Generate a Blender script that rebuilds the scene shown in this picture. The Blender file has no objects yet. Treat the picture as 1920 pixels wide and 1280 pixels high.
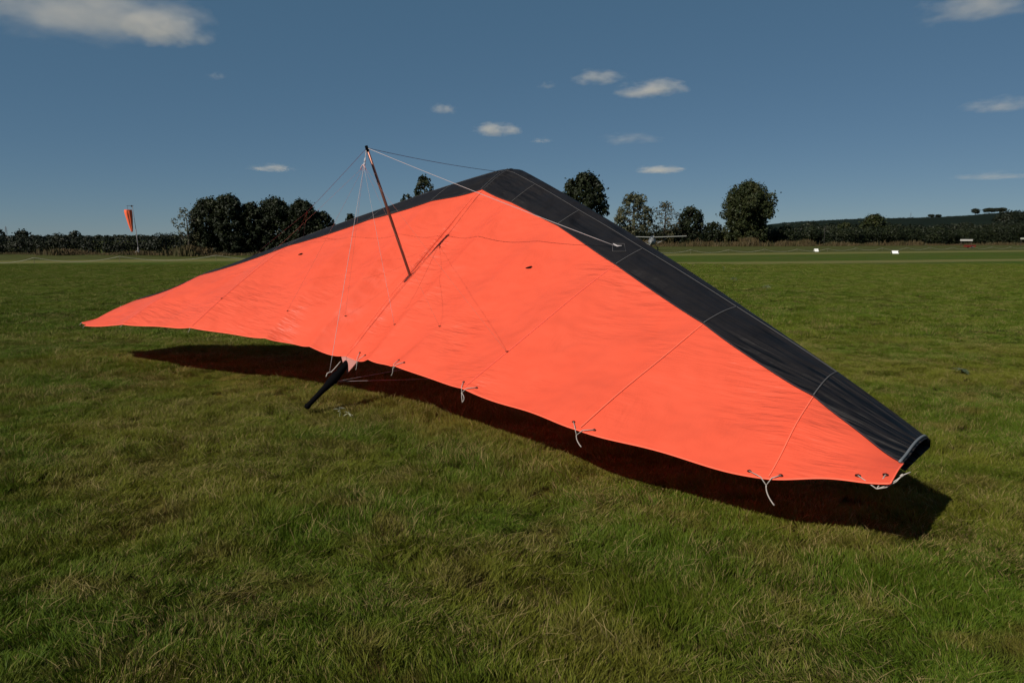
import bpy, bmesh, math, random
import numpy as np
from mathutils import Vector, Matrix

C = bpy.context.scene.collection
scene = bpy.context.scene
R = np.array
rnd = random.Random(7)
PI = math.pi

# ------------------------------------------------------------------ camera
CAM_H, FPX, HOR = 1.54285, 1357.07, 448.49
PIT = math.atan((640 - HOR) / FPX)
cam = bpy.data.cameras.new('camera')
cam.sensor_width = 36
cam.lens = FPX / 1920 * 36
cam.clip_start, cam.clip_end = 0.05, 60000
co = bpy.data.objects.new('camera', cam)
C.objects.link(co)
co.location = (0, 0, CAM_H)
co.rotation_euler = (PI / 2 - PIT, 0, 0)
scene.camera = co

# ------------------------------------------------------------------ light
SUN_AZ, SUN_EL = 0.785, 0.6945           # direction the light travels to (from +Y towards +X), elevation
sdir = Vector((math.sin(SUN_AZ) * math.cos(SUN_EL), math.cos(SUN_AZ) * math.cos(SUN_EL), -math.sin(SUN_EL)))
w = bpy.data.worlds.new('World')
scene.world = w
w.use_nodes = True
nt = w.node_tree
sky = nt.nodes.new('ShaderNodeTexSky')
sky.sky_type = 'NISHITA'
sky.sun_disc = False
sky.sun_elevation = SUN_EL
sky.sun_rotation = SUN_AZ + PI
sky.altitude = 3500
sky.air_density = 1.0
sky.dust_density = 0.0
sky.ozone_density = 1.5
nt.nodes['Background'].inputs['Strength'].default_value = 0.05
sm = nt.nodes.new('ShaderNodeMix')          # evens the sky out towards a deep teal blue
sm.data_type = 'RGBA'
sm.inputs[0].default_value = .56
sm.inputs[7].default_value = (1.22, 3.05, 4.80, 1)
nt.links.new(sky.outputs[0], sm.inputs[6])
nt.links.new(sm.outputs[2], nt.nodes['Background'].inputs[0])
sl = bpy.data.lights.new('sun', 'SUN')
sl.energy = 5.0
sl.angle = math.radians(0.5)
sl.color = (1.0, 0.93, 0.82)
so = bpy.data.objects.new('sun', sl)
C.objects.link(so)
so.rotation_euler = sdir.to_track_quat('-Z', 'Y').to_euler()
vs = scene.view_settings
vs.view_transform = 'Standard'
vs.look = 'None'
vs.gamma = 1
vs.use_curve_mapping = False
vs.exposure = 0.0
cy = scene.cycles
cy.max_bounces = 6
cy.diffuse_bounces = 3
cy.glossy_bounces = 3
cy.transmission_bounces = 3
cy.transparent_max_bounces = 8
cy.volume_bounces = 3
cy.volume_max_steps = 96
cy.use_adaptive_sampling = True
cy.adaptive_threshold = 0.02

# ------------------------------------------------------------------ helpers
def tag(o, label=None, cat=None, group=None, kind=None):
    if label: o['label'] = label
    if cat: o['category'] = cat
    if group: o['group'] = group
    if kind: o['kind'] = kind
    return o

def empty(name, loc=(0, 0, 0)):
    o = bpy.data.objects.new(name, None)
    o.empty_display_size = .2
    C.objects.link(o)
    o.location = loc
    return o

def link(name, me, mat, parent=None, smooth=False):
    o = bpy.data.objects.new(name, me)
    C.objects.link(o)
    if mat is not None:
        for m in (mat if isinstance(mat, (list, tuple)) else [mat]): me.materials.append(m)
    if parent is not None: o.parent = parent
    if smooth: me.polygons.foreach_set('use_smooth', [True] * len(me.polygons))
    return o

class MB:
    """collects shapes as ONE mesh"""
    def __init__(s): s.v = []; s.f = []
    def add(s, v, f):
        b = len(s.v); s.v += [tuple(map(float, x)) for x in v]; s.f += [tuple(b + i for i in q) for q in f]
    def box(s, c, d, M=None):
        v = []
        for x in (-1, 1):
            for y in (-1, 1):
                for z in (-1, 1):
                    p = Vector((x * d[0] / 2, y * d[1] / 2, z * d[2] / 2))
                    if M: p = M @ p
                    v.append(p + Vector(c))
        s.add(v, [(0, 1, 3, 2), (4, 6, 7, 5), (0, 4, 5, 1), (2, 3, 7, 6), (0, 2, 6, 4), (1, 5, 7, 3)])
    def tube(s, pts, rad, n=8, cap=True, flat=1.0):
        pts = [Vector(p) for p in pts]
        m = len(pts)
        rad = list(rad) if hasattr(rad, '__len__') else [rad] * m
        t = [(pts[min(i + 1, m - 1)] - pts[max(i - 1, 0)]).normalized() for i in range(m)]
        u = t[0].cross(Vector((0, 0, 1)))
        if u.length < .05: u = t[0].cross(Vector((1, 0, 0)))
        u.normalize()
        v = []
        for i in range(m):
            u = (u - t[i] * u.dot(t[i])).normalized()
            b = t[i].cross(u)
            for j in range(n):
                a = 2 * PI * j / n
                v.append(pts[i] + (u * math.cos(a) + b * math.sin(a) * flat) * rad[i])
        f = []
        for i in range(m - 1):
            for j in range(n):
                k = (j + 1) % n
                f.append((i * n + j, i * n + k, (i + 1) * n + k, (i + 1) * n + j))
        if cap:
            f.append(tuple(range(n - 1, -1, -1)))
            f.append(tuple((m - 1) * n + j for j in range(n)))
        s.add(v, f)
    def build(s, name, mat, parent=None, smooth=False):
        me = bpy.data.meshes.new(name)
        me.from_pydata(s.v, [], s.f)
        me.update()
        return link(name, me, mat, parent, smooth)

def grid_faces(a, b, flip=False):
    f = []
    for i in range(a - 1):
        for j in range(b - 1):
            q = (i * b + j, i * b + j + 1, (i + 1) * b + j + 1, (i + 1) * b + j)
            f.append(q[::-1] if flip else q)
    return f

class NT:
    """tiny node-building helper"""
    def __init__(s, name):
        s.m = bpy.data.materials.new(name); s.m.use_nodes = True
        s.t = s.m.node_tree; s.b = s.t.nodes['Principled BSDF']; s.out = s.t.nodes['Material Output']
    def n(s, typ, **kw):
        x = s.t.nodes.new('ShaderNode' + typ)
        for k, v in kw.items(): setattr(x, k, v)
        return x
    def l(s, a, b): s.t.links.new(a, b)
    def set(s, **kw):
        for k, v in kw.items(): s.b.inputs[k.replace('_', ' ')].default_value = v
    def noise(s, vec, scale, detail=3, rough=.5, dim='3D'):
        x = s.n('TexNoise', noise_dimensions=dim); x.inputs['Scale'].default_value = scale
        x.inputs['Detail'].default_value = detail; x.inputs['Roughness'].default_value = rough
        if vec is not None: s.l(vec, x.inputs['Vector'])
        return x.outputs['Fac']
    def ramp(s, fac, stops, interp='LINEAR'):
        x = s.n('ValToRGB'); x.color_ramp.interpolation = interp
        e = x.color_ramp.elements
        while len(e) < len(stops): e.new(.5)
        for i, (p, c) in enumerate(stops):
            e[i].position = p; e[i].color = (*c, 1) if len(c) == 3 else c
        s.l(fac, x.inputs[0]); return x.outputs[0]
    def mix(s, fac, a, b, blend='MIX'):
        x = s.n('Mix', data_type='RGBA', blend_type=blend)
        for i, v in ((0, fac), (6, a), (7, b)):
            if hasattr(v, 'links'): s.l(v, x.inputs[i])
            else: x.inputs[i].default_value = v if i == 0 else (*v, 1)
        return x.outputs[2]
    def math(s, op, a, b=0.0, c=0.0):
        x = s.n('Math', operation=op)
        for i, v in enumerate((a, b, c)):
            if hasattr(v, 'links'): s.l(v, x.inputs[i])
            else: x.inputs[i].default_value = v
        return x.outputs[0]
    def mr(s, v, a, b, c=0., d=1., smooth=True):
        x = s.n('MapRange', interpolation_type='SMOOTHSTEP' if smooth else 'LINEAR')
        for i, q in enumerate((v, a, b, c, d)):
            if hasattr(q, 'links'): s.l(q, x.inputs[i])
            else: x.inputs[i].default_value = q
        return x.outputs[0]
    def bump(s, h, strength, dist, normal=None):
        x = s.n('Bump'); x.inputs['Strength'].default_value = strength; x.inputs['Distance'].default_value = dist
        s.l(h, x.inputs['Height'])
        if normal is not None: s.l(normal, x.inputs['Normal'])
        return x.outputs[0]
    def mapping(s, vec, scale=(1, 1, 1), rot=(0, 0, 0)):
        x = s.n('Mapping'); x.inputs['Scale'].default_value = scale; x.inputs['Rotation'].default_value = rot
        s.l(vec, x.inputs['Vector']); return x.outputs[0]

def simple(name, col, rough=.6, metal=0., var=.12, scale=8., spec=.25):
    t = NT(name)
    tc = t.n('TexCoord')
    f = t.noise(tc.outputs['Object'], scale, 4)
    c = t.mix(f, tuple(x * (1 - var) for x in col), tuple(min(1, x * (1 + var)) for x in col))
    t.l(c, t.b.inputs['Base Color'])
    t.set(Roughness=rough, Metallic=metal)
    t.b.inputs['Specular IOR Level'].default_value = spec
    return t.m

# ------------------------------------------------------------------ materials
def fabric_orange():
    t = NT('orange_sailcloth')
    uv = t.n('UVMap', uv_map='uv').outputs[0]
    n1 = t.noise(uv, .9, 3)
    col = t.mix(n1, (.95, .105, .048), (.98, .135, .068))
    # ageing: paler near the battens
    n2 = t.noise(t.mapping(uv, (1, .3, 1)), 5, 4)
    col = t.mix(t.math('MULTIPLY', n2, .18), col, (1.0, .21, .12))
    t.l(col, t.b.inputs['Base Color'])
    t.set(Roughness=.45)
    t.b.inputs['Specular IOR Level'].default_value = .30
    t.b.inputs['Sheen Weight'].default_value = .0
    # wrinkles: soft dimples, long drag lines and crinkle patches
    a = t.noise(t.mapping(uv, (1, 1, 1)), 1.3, 3, .5)
    b = t.noise(t.mapping(uv, (3, 15, 1), (0, 0, .45)), 1.0, 3, .55)
    c = t.noise(t.mapping(uv, (22, 5, 1), (0, 0, -.3)), 1.0, 3, .55)
    m1 = t.mr(t.noise(uv, .8, 2), .44, .62)
    m2 = t.mr(t.noise(t.mapping(uv, (1, 1, 1), (0, 0, 1.1)), 1.1, 2), .46, .66)
    h = t.math('MULTIPLY', a, .12)
    h = t.math('ADD', h, t.math('MULTIPLY', t.math('MULTIPLY', b, m1), .030))
    h = t.math('ADD', h, t.math('MULTIPLY', t.math('MULTIPLY', c, m2), .010))
    h = t.math('ADD', h, t.math('MULTIPLY', t.noise(uv, 40, 3, .6), .0006))
    t.l(t.bump(h, 1.0, 1.0), t.b.inputs['Normal'])
    tr = t.n('BsdfTranslucent'); tr.inputs[0].default_value = (1, .03, .008, 1)
    mx = t.n('MixShader'); mx.inputs[0].default_value = .32
    t.l(t.b.outputs[0], mx.inputs[1]); t.l(tr.outputs[0], mx.inputs[2]); t.l(mx.outputs[0], t.out.inputs[0])
    return t.m

def fabric_black(name='black_sailcloth', col=(.010, .009, .010)):
    t = NT(name)
    uv = t.n('UVMap', uv_map='uv').outputs[0]
    n1 = t.noise(uv, 6, 4)
    t.l(t.mix(n1, tuple(x * .75 for x in col), tuple(x * 1.35 for x in col)), t.b.inputs['Base Color'])
    t.set(Roughness=.55)
    t.b.inputs['Specular IOR Level'].default_value = .11
    tw = t.n('UVMap', uv_map='tw').outputs[0]
    a = t.noise(t.mapping(tw, (.9, 17, 1)), 1.0, 2.5, .5)
    a = t.math('MULTIPLY', a, t.mr(t.noise(t.mapping(tw, (1.1, 3, 1)), 1, 2), .4, .6, .25, 1))
    b = t.noise(t.mapping(uv, (5, 5, 1)), 1.0, 3)
    c = t.noise(uv, 60, 2)
    h = t.math('ADD', t.math('MULTIPLY', a, .13), t.math('MULTIPLY', b, .03))
    h = t.math('ADD', h, t.math('MULTIPLY', c, .0005))
    t.l(t.bump(h, 1, 1.0), t.b.inputs['Normal'])
    return t.m

ORANGE = fabric_orange()
BLACK = fabric_black()
HEM = simple('orange_hem_tape', (.95, .13, .07), .6, scale=20)
POCKET = simple('batten_pocket_tape', (.97, .16, .09), .6, scale=20)
POCKET_FAINT = simple('batten_pocket_thread', (.95, .13, .085), .6, scale=20)
PIPING = simple('grey_piping', (.085, .082, .085), .8, spec=.1)
CORD = simple('pale_cord', (.36, .32, .29), .7)
WIRE = simple('steel_wire', (.42, .38, .38), .6, 0)
WIRE_FAINT = simple('faint_line', (.34, .13, .10), .7)
WIRE_DARK = simple('dark_wire', (.05, .03, .06), .4, .4)
WIRE_RED = simple('reddish_wire', (.12, .035, .04), .4, .3)
ALU = simple('aluminium_sail_reflection', (.19, .085, .065), .38, .55, .08)  # kingpost metal, with the sail's red reflection put into its base colour
ALU_DULL = simple('dull_aluminium', (.45, .45, .46), .4, .9, .08)
DARKBAG = simple('black_keel_bag', (.003, .003, .0035), .95, spec=.04)
EYELET = simple('dark_brass_eyelet', (.06, .02, .015), .45, .6)
PINK = simple('pale_pink_cloth', (.50, .21, .18), .7)
WHITE = simple('white_paint', (.8, .8, .76), .5)
RUBBER = simple('black_rubber', (.02, .02, .02), .7)

# ------------------------------------------------------------------ sampled noise (for terrain and placement)
def vnoise(x, y, seed=0):
    def h(i, j):
        n = (i.astype(np.int64) * 374761393 + j.astype(np.int64) * 668265263 + seed * 1442695041) & 0x7fffffff
        n = ((n ^ (n >> 13)) * 1274126177) & 0x7fffffff
        return ((n ^ (n >> 16)) & 0xffff) / 65535.
    i = np.floor(x); j = np.floor(y); fx = x - i; fy = y - j
    fx = fx * fx * (3 - 2 * fx); fy = fy * fy * (3 - 2 * fy)
    return (h(i, j) * (1 - fx) + h(i + 1, j) * fx) * (1 - fy) + (h(i, j + 1) * (1 - fx) + h(i + 1, j + 1) * fx) * fy
def fbm(x, y, o=3, seed=0):
    s = 0; a = .5; t = 0
    for k in range(o):
        s = s + a * vnoise(x * 2 ** k + 17.3 * k, y * 2 ** k - 9.1 * k, seed + k); t += a; a *= .5
    return s / t
def ground_h(x, y):
    d = np.hypot(x, y)
    f = np.clip(1 - (d - 14) / 25, 0, 1)
    return (fbm(x * 1.1, y * 1.1, 2, 5) - .5) * .085 * f + (fbm(x * .13, y * .13, 2, 9) - .5) * .05 * f - .035

# ------------------------------------------------------------------ ground
def mown_mask(t, pos):
    """pale mown strips: lines y = a + b x"""
    sx = t.n('SeparateXYZ'); t.l(pos, sx.inputs[0]); X, Y = sx.outputs[0], sx.outputs[1]
    wob = t.math('MULTIPLY', t.math('SUBTRACT', t.noise(t.mapping(pos, (.12, .12, .12)), 1, 4, .6), .5), 2.4)
    res = None
    for a, b, wd in ((68.5, .465, 6.0), (45.06, .304, 3.2)):
        d = t.math('SUBTRACT', t.math('SUBTRACT', Y, t.math('MULTIPLY', X, b)), a)
        d = t.math('ABSOLUTE', t.math('ADD', d, wob))
        m = t.mr(d, wd * .45, wd)
        m = t.math('SUBTRACT', 1.0, m)
        res = m if res is None else t.math('MAXIMUM', res, m)
    # rough strip beyond the far mown line
    d = t.math('SUBTRACT', t.math('SUBTRACT', Y, t.math('MULTIPLY', X, .465)), 71.)
    rough = t.mr(d, 0, 5)
    return res, rough, X, Y

def grass_colour(t, pos):
    n1 = t.noise(t.mapping(pos, (.55, .55, .55)), 1, 4, .55)
    n2 = t.noise(t.mapping(pos, (2.1, 2.1, 2.1)), 1, 3, .55)
    n3 = t.noise(t.mapping(pos, (.06, .11, .06)), 1, 3, .5)
    sy = t.n('SeparateXYZ'); t.l(pos, sy.inputs[0]); dryf = t.mr(sy.outputs[1], 7.5, 15, 1, .28)   # the turf round the glider is drier
    base0 = t.ramp(n3, [(.3, (.036, .076, .005)), (.52, (.056, .094, .007)), (.7, (.082, .108, .010))])
    base = t.mix(t.mr(sy.outputs[1], 9, 22, 0, .15), base0, (.016, .040, .003))
    yel = t.mix(t.math('MULTIPLY', t.mr(n1, .40, .60), dryf), base, (.150, .125, .018))
    br = t.mix(t.math('MULTIPLY', t.mr(n2, .50, .66), dryf), yel, (.150, .092, .030))
    dx_ = t.math('MULTIPLY', t.math('SUBTRACT', sy.outputs[0], -1.2), .42); dy_ = t.math('SUBTRACT', t.math('ADD', sy.outputs[1], t.math('MULTIPLY', sy.outputs[0], .75)), 5.8)
    dd = t.math('SQRT', t.math('ADD', t.math('MULTIPLY', dx_, dx_), t.math('MULTIPLY', dy_, dy_)))
    pm = t.math('MULTIPLY', t.mr(dd, .3, 1.3, .75, 0), t.mr(n1, .30, .55))
    return t.mix(pm, br, (.165, .088, .026))

def ground_material():
    t = NT('field_ground')
    g = t.n('NewGeometry').outputs['Position']
    col = grass_colour(t, g)
    col = t.mix(.45, col, (.028, .030, .008))
    strip, rough, X, Y = mown_mask(t, g)
    fine = t.noise(t.mapping(g, (1.2, 1.2, 1)), 1, 5, .7)
    farc = t.mix(t.mr(fine, .35, .65), grass_colour(t, g), (.040, .074, .006))
    # beyond the blades the sheet itself carries the colour of the sward
    yy = t.mr(Y, 30, 46)
    farc = t.mix(.22, farc, (.006, .014, .002))
    farc = t.mix(t.math('MULTIPLY', t.mr(t.noise(t.mapping(g, (.10, .30, .1)), 1, 5, .7), .42, .62), .6), farc, (.060, .062, .016))
    col = t.mix(yy, col, farc)
    rn = t.noise(t.mapping(g, (.5, .5, .5)), 1, 5, .7)
    rc = t.mix(t.mr(rn, .35, .65), (.034, .044, .009), (.070, .066, .022))
    col = t.mix(t.math('MULTIPLY', rough, .9), col, rc)
    pale = t.mix(fine, (.090, .090, .026), (.140, .126, .044))
    col = t.mix(t.math('MULTIPLY', strip, .95), col, pale)
    t.l(col, t.b.inputs['Base Color'])
    t.set(Roughness=.95); t.b.inputs['Specular IOR Level'].default_value = .05
    h = t.noise(t.mapping(g, (9, 9, 9)), 1, 4, .6)
    h2 = t.noise(t.mapping(g, (.8, .8, .8)), 1, 3, .6)
    hh = t.math('ADD', t.math('MULTIPLY', h, .03), t.math('MULTIPLY', h2, .12))
    t.l(t.bump(hh, .7, 1.0), t.b.inputs['Normal'])
    return t.m

GROUND = ground_material()
def build_ground():
    # fine near sheet inside one coarse sheet: a single graded grid
    def axis(lo, hi):
        a = np.concatenate([np.arange(-24, 24.01, .15)])
        left = -24 - np.cumsum(np.geomspace(.4, 900, 26)); right = 24 + np.cumsum(np.geomspace(.4, 900, 26))
        return np.concatenate([left[::-1], a, right])
    xs = axis(0, 0); ys = axis(0, 0) + 10
    X, Y = np.meshgrid(xs, ys, indexing='ij')
    Z = ground_h(X, Y) - .032
    v = np.stack([X, Y, Z], -1).reshape(-1, 3)
    me = bpy.data.meshes.new('ground')
    me.from_pydata(v.tolist(), [], grid_faces(len(xs), len(ys), True))
    me.update()
    tag(link('ground', me, GROUND, None, True), 'flat green grass airfield with pale mown strips', kind='structure')
build_ground()

# ------------------------------------------------------------------ hill beyond
def pix(px, d, py=None):
    x = (px - 960) / FPX * d / 1.0
    z = None if py is None else CAM_H + (HOR - py) / FPX * d
    return (x, d) if z is None else (x, d, z)
HILL = simple('far_hillside', (.0065, .0105, .0055), .95, var=.5, scale=.02, spec=.05)
def hill_profile(x):
    # crest height at 1300 m for a given x
    px = 960 + x / 1300 * FPX
    return np.interp(px, [-900, -200, 200, 1000, 1300, 1440, 1500, 1600, 1740, 1800, 1860, 1920, 2200, 2600, 3200],
                     [450, 449, 449, 449, 447, 421, 417, 412.5, 409.5, 406.5, 401, 398, 392, 396, 420])
def build_hill():
    xs = np.linspace(-2300, 2600, 160); ys = np.linspace(330, 2600, 60)
    X, Y = np.meshgrid(xs, ys, indexing='ij')
    # crest at y = 1300; slope rises from 420 m
    crest = CAM_H + (HOR - hill_profile(X / Y * 1300)) / FPX * 1300
    f = np.clip((Y - 420) / 880, 0, 1); f = f * f * (3 - 2 * f)
    back = np.clip(1 - (Y - 1300) / 1300, 0, 1)
    Z = crest * np.where(Y < 1300, f ** 1.1, back) + (fbm(X * .004, Y * .004, 3, 3) - .5) * 3 * f - .6
    me = bpy.data.meshes.new('hill')
    me.from_pydata(np.stack([X, Y, Z], -1).reshape(-1, 3).tolist(), [], grid_faces(len(xs), len(ys), True))
    me.update()
    tag(link('hill', me, HILL, None, True), 'low dark green hillside on the right horizon', kind='structure')
build_hill()

# ------------------------------------------------------------------ hang glider
GT = Vector((-1.88074, 6.50712, .02))
GK = Vector((.50445511, .59221663, .62833471)); GS = Vector((.76014849, -.64974594, .00211601)); GN = Vector((-.40951107, -.47656025, .77794024))
GM = Matrix(((GS.x, GK.x, GN.x, GT.x), (GS.y, GK.y, GN.y, GT.y), (GS.z, GK.z, GN.z, GT.z), (0, 0, 0, 1)))
GI = GM.inverted()
def loc(wp): return GI @ Vector(wp)

LEP = [3.80, .523, .019, -.030, -.034, .005]
ST = dict(sLE=[0, .631, 1.468, 2.452, 3.539, 4.347, 4.905], sTE=[0, .437, .958, 1.980, 3.154, 4.356, 4.895],
          kTE=[.609, .565, .469, .288, .09, .029, .141], nTE=[.052, .123, .201, .325, .39, .392, .398],
          h=[.143, .132, .096, .094, .131, .136, .062], ws=[.197, .188, .168, .2, .253, .376, .687],
          tw=[0, 0, .01, .05, .09, .06, -.01])
DL = (.125, -.023)
def cat(v, x):
    v = [2 * v[0] - v[1]] + list(v) + [2 * v[-1] - v[-2]]
    i = min(int(x), 5); f = x - i; a, b, c_, e = v[i:i + 4]
    return .5 * ((2 * b) + (c_ - a) * f + (2 * a - 5 * b + 4 * c_ - e) * f * f + (3 * b - a - 3 * c_ + e) * f ** 3)
def lin(v, x):
    i = min(int(x), 5); return v[i] + (v[i + 1] - v[i]) * (x - i)
def shp(w): return 1.96 * math.sqrt(max(w, 0)) * (1 - w) ** 1.1 / (1.96 * math.sqrt(.3125) * (1 - .3125) ** 1.1)
def chord(t):
    s = cat(ST['sLE'], t); return LEP[0] - LEP[1] * s - LEP[2] * s * s - lin(ST['kTE'], t)
def wseam(t):
    i = min(int(t), 5); f = t - i
    return ((1 - f) * ST['ws'][i] * chord(i) + f * ST['ws'][i + 1] * chord(i + 1)) / chord(t)
def surf(side, t, w, off=0.0, flat=False):
    """point on the wing's upper surface: t 0 root .. 6 tip, w 0 leading edge .. 1 trailing edge"""
    s = cat(ST['sLE'], t)
    k = LEP[0] - LEP[1] * s - LEP[2] * s * s
    k -= .05 * math.exp(-(s / .10) ** 2) * max(0, 1 - w / .12)
    n = LEP[3] + LEP[4] * s + LEP[5] * s * s
    s2, k2, n2 = [lin(ST[q], t) for q in ('sTE', 'kTE', 'nTE')]
    fr = t - math.floor(t)
    hump = math.sin(PI * fr) ** 2 if t < 6 else 0
    k2 += .032 * hump * (0 if t < 1 else 1)
    h = cat(ST['h'], t)
    hc = h * shp(w)
    if side > 0 and not flat:
        wsm = wseam(t)
        if w > wsm: hc += (h * shp(wsm) * (1 - w) / (1 - wsm) - hc) * .6 * min(1, t)
    n = n + (n2 - n) * w + (0 if flat else hc)
    ss = s + (s2 - s) * w
    kk = k + (k2 - k) * w
    if side < 0: n += DL[0] * ss + DL[1] * ss * ss + cat(ST['tw'], t) * w
    if not flat:
        sag = math.sin(PI * fr) if t < 6 else 0
        n -= .045 * sag * min(1, max(0, (w - .08) / .3)) * (1.25 if t < 5 else .7)
        n -= .045 * math.exp(-(ss / .034) ** 2) * min(1, max(0, (w - .25) / .15)) * max(.12, min(1, (.74 - w) / .12))
        n += (.018 if side > 0 else .006) * math.sin(ss * 5.3 + side * 1.3 + w * 4) * math.sin(w * 9 + ss * 2 * side) * w * min(1, ss / .4)
    return Vector((side * ss, kk, n + off))

def surf_mesh(name, mat, parent, w0, w1, nw, off=0.0, under=False, both=True, t1=6.0, flip=False):
    me = bpy.data.meshes.new(name)
    V = []; F = []; UV = []; TW = []
    NTt = 130
    for side in ((1, -1) if both is True else (both,)):
        base = len(V)
        for i in range(NTt + 1):
            t = t1 * (i / NTt) ** 1.35
            a = w0(t) if callable(w0) else w0; b = w1(t) if callable(w1) else w1
            for j in range(nw + 1):
                f = j / nw
                if a == 0: f = f * f
                wv = a + (b - a) * f
                o = off(t, wv) if callable(off) else off
                p = surf(side, t, wv, o, under)
                V.append(p); UV.append((p.x, p.y)); TW.append((side * (t + 10), wv))
        fl = (side > 0)
        for q in grid_faces(NTt + 1, nw + 1, fl ^ flip): F.append(tuple(base + i for i in q))
    me.from_pydata([tuple(v) for v in V], [], F)
    uvl = me.uv_layers.new(name='uv')
    idx = np.empty(len(me.loops), dtype=np.int32); me.loops.foreach_get('vertex_index', idx)
    uvl.data.foreach_set('uv', R(UV, dtype=np.float32)[idx].ravel())
    tw = me.uv_layers.new(name='tw')
    tw.data.foreach_set('uv', R(TW, dtype=np.float32)[idx].ravel())
    me.update()
    o = link(name, me, mat, parent, True)
    return o

G = empty('hang_glider'); G.matrix_world = GM
tag(G, 'large coral orange hang glider with black leading edge resting nose up on the grass', 'hang glider')
sail = surf_mesh('sail', ORANGE, G, lambda t: wseam(t) - .012, 1.0, 34, lambda t, w: -.003)
sail['label'] = 'coral orange upper sail'
# merge the two halves on the keel line
bm = bmesh.new(); bm.from_mesh(sail.data); bmesh.ops.remove_doubles(bm, verts=bm.verts, dist=.0008); bm.to_mesh(sail.data); bm.free()
for side in (1, -1):
    le = surf_mesh('leading_edge_panel', BLACK, G, 0.0, lambda t: wseam(t) + .004, 16, lambda t, w: .002 * min(1, w * 30), both=side)
    le['label'] = 'black leading edge panel'
    # seam hem of the black panel
    hem = MB(); hem.tube([surf(side, t, wseam(t) + .004, .003) for t in np.linspace(0, 6, 120)], .005, 6)
    hem.build('seam', simple('black_seam_' + str(side), (.03, .02, .025), .7), le, True)
# undersurface: from the leading edge round the tube and back under the sail
def under_off(t, w):
    wv = min(w / .5, 1)
    return -.05 * math.sqrt(max(0, min(w / .02, 1))) * (1 - wv * .4) - .005 * 0
surf_mesh('undersurface', BLACK, G, 0.0, lambda t: max(.36, wseam(t) * .98), 20, under_off, under=True, flip=True)['label'] = 'black undersurface of the sail'

# trailing edge hem
for side in (1, -1):
    hem = MB(); hem.tube([surf(side, t, 1.0, -.003) for t in np.linspace(0, 6, 160)], .0055, 6, flat=.6)
    hem.build('trailing_edge_hem', HEM, sail, True)
    # tip hem
    hm = MB(); hm.tube([surf(side, 6, wv, -.002) for wv in np.linspace(wseam(6), 1, 12)], .004, 6); hm.build('tip_hem', HEM, sail, True)
# batten pockets: tape strips standing just proud
def strip(side, t, w0, w1, wid, off, n=26):
    pts = [surf(side, t, w0 + (w1 - w0) * i / n, off) for i in range(n + 1)]
    v = []
    for i, p in enumerate(pts):
        d = (pts[min(i + 1, n)] - pts[max(i - 1, 0)]).normalized()
        u = d.cross(Vector((0, 0, 1))).normalized()
        for a, z in ((-1, -.0030), (-.6, 0), (.6, 0), (1, -.0030)): v.append(p + u * wid * a / 2 + Vector((0, 0, z)))
    return v, grid_faces(n + 1, 4)
for side in (1, -1):
    for t in (1, 2, 3, 4, 5):
        vis = side > 0 and t >= 4
        m = MB()
        if t >= 3: m.add(*strip(side, t, wseam(t) + .012, .985, .006 if vis else .005, .0010 if vis else -.0004)); t >= 3 and m.build('batten_pocket', POCKET if vis else POCKET_FAINT, sail, True)
        m = MB()
        m.tube([surf(side, t, w_, .0035) for w_ in np.linspace(wseam(t), .05, 18)], .0042, 5)
        m.build('piping', PIPING, G, True)
    m = MB(); m.tube([surf(side, t, .048, .004) for t in np.linspace(.05, 5.0, 110)], .0024, 5); m.build('leading_edge_piping', PIPING, G, True)
    m = MB(); m.tube([surf(side, 5.97, w_, .006) for w_ in np.linspace(wseam(6), .0, 14)], .0075, 6); m.build('tip_piping', simple('tip_piping_%d' % side, (.13, .14, .15), .5), G, True)
    # leading edge tube end and its dark cap
    a = surf(side, 6, .06, 0, True); b = surf(side, 5.5, .06, 0, True); d = (a - b).normalized()
    m = MB(); a = a + Vector((0, -.01, .012)); m.tube([b, a - d * .02, a - d * .004, a], [.024, .025, .024, .016], 14)
    m.build('leading_edge_tube', DARKBAG, G, True)
# keel seams: two pale tapes along the keel and the nose piping
for sx in (-.03, .03):
    m = MB()
    pts = []
    for i in range(40):
        w_ = wseam(0) + .02 + (.97 - wseam(0) - .02) * i / 39
        p = surf(1, .0, w_, .0); q = surf(1 if sx > 0 else -1, abs(sx) / .62, w_, .002); pts.append(q)
    m.tube(pts, .0018, 5, flat=.5); m.build('keel_seam', POCKET, sail, True)
for sg in (1, -1):
    m = MB(); m.tube([surf(sg, .035, w_, .003) for w_ in np.linspace(wseam(0), .02, 20)], .004, 5); m.build('piping', simple('nose_piping_%d' % sg, (.07, .07, .075), .6), G, True)

# kingpost
kb, kt = Vector((0, 1.714, .07)), Vector((0, 2.096, 1.372))
kp = MB(); kp.tube([kb - (kt - kb) * .08, kb, kb.lerp(kt, .5), kt], [.016, .0165, .0165, .014], 16, flat=.8)
kpo = kp.build('kingpost', ALU, G, True)
m = MB(); m.tube([kt - (kt - kb).normalized() * .03, kt + (kt - kb).normalized() * .02], [.0155, .0145], 12); m.tube([kt + Vector((0, .0, .005)), kt + Vector((0, .005, .022))], [.008, .007], 8); m.build('cap', DARKBAG, kpo, True)
m = MB()
m.add([surf(1, .0, .60, .004) + Vector((x, y, 0)) for x, y in ((-.025, -.10), (.025, -.10), (.03, 0), (.02, .10), (-.02, .10), (-.03, 0))], [(0, 1, 2, 3, 4, 5)])
V0 = [(x, y) for x, y in ((-.010, -.075), (.016, -.085), (.026, -.04), (.022, .03), (.008, .09), (-.014, .06), (-.02, -.02))]
m = MB(); wv = (LEP[0] - kb.y) / (LEP[0] - .61)
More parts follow.
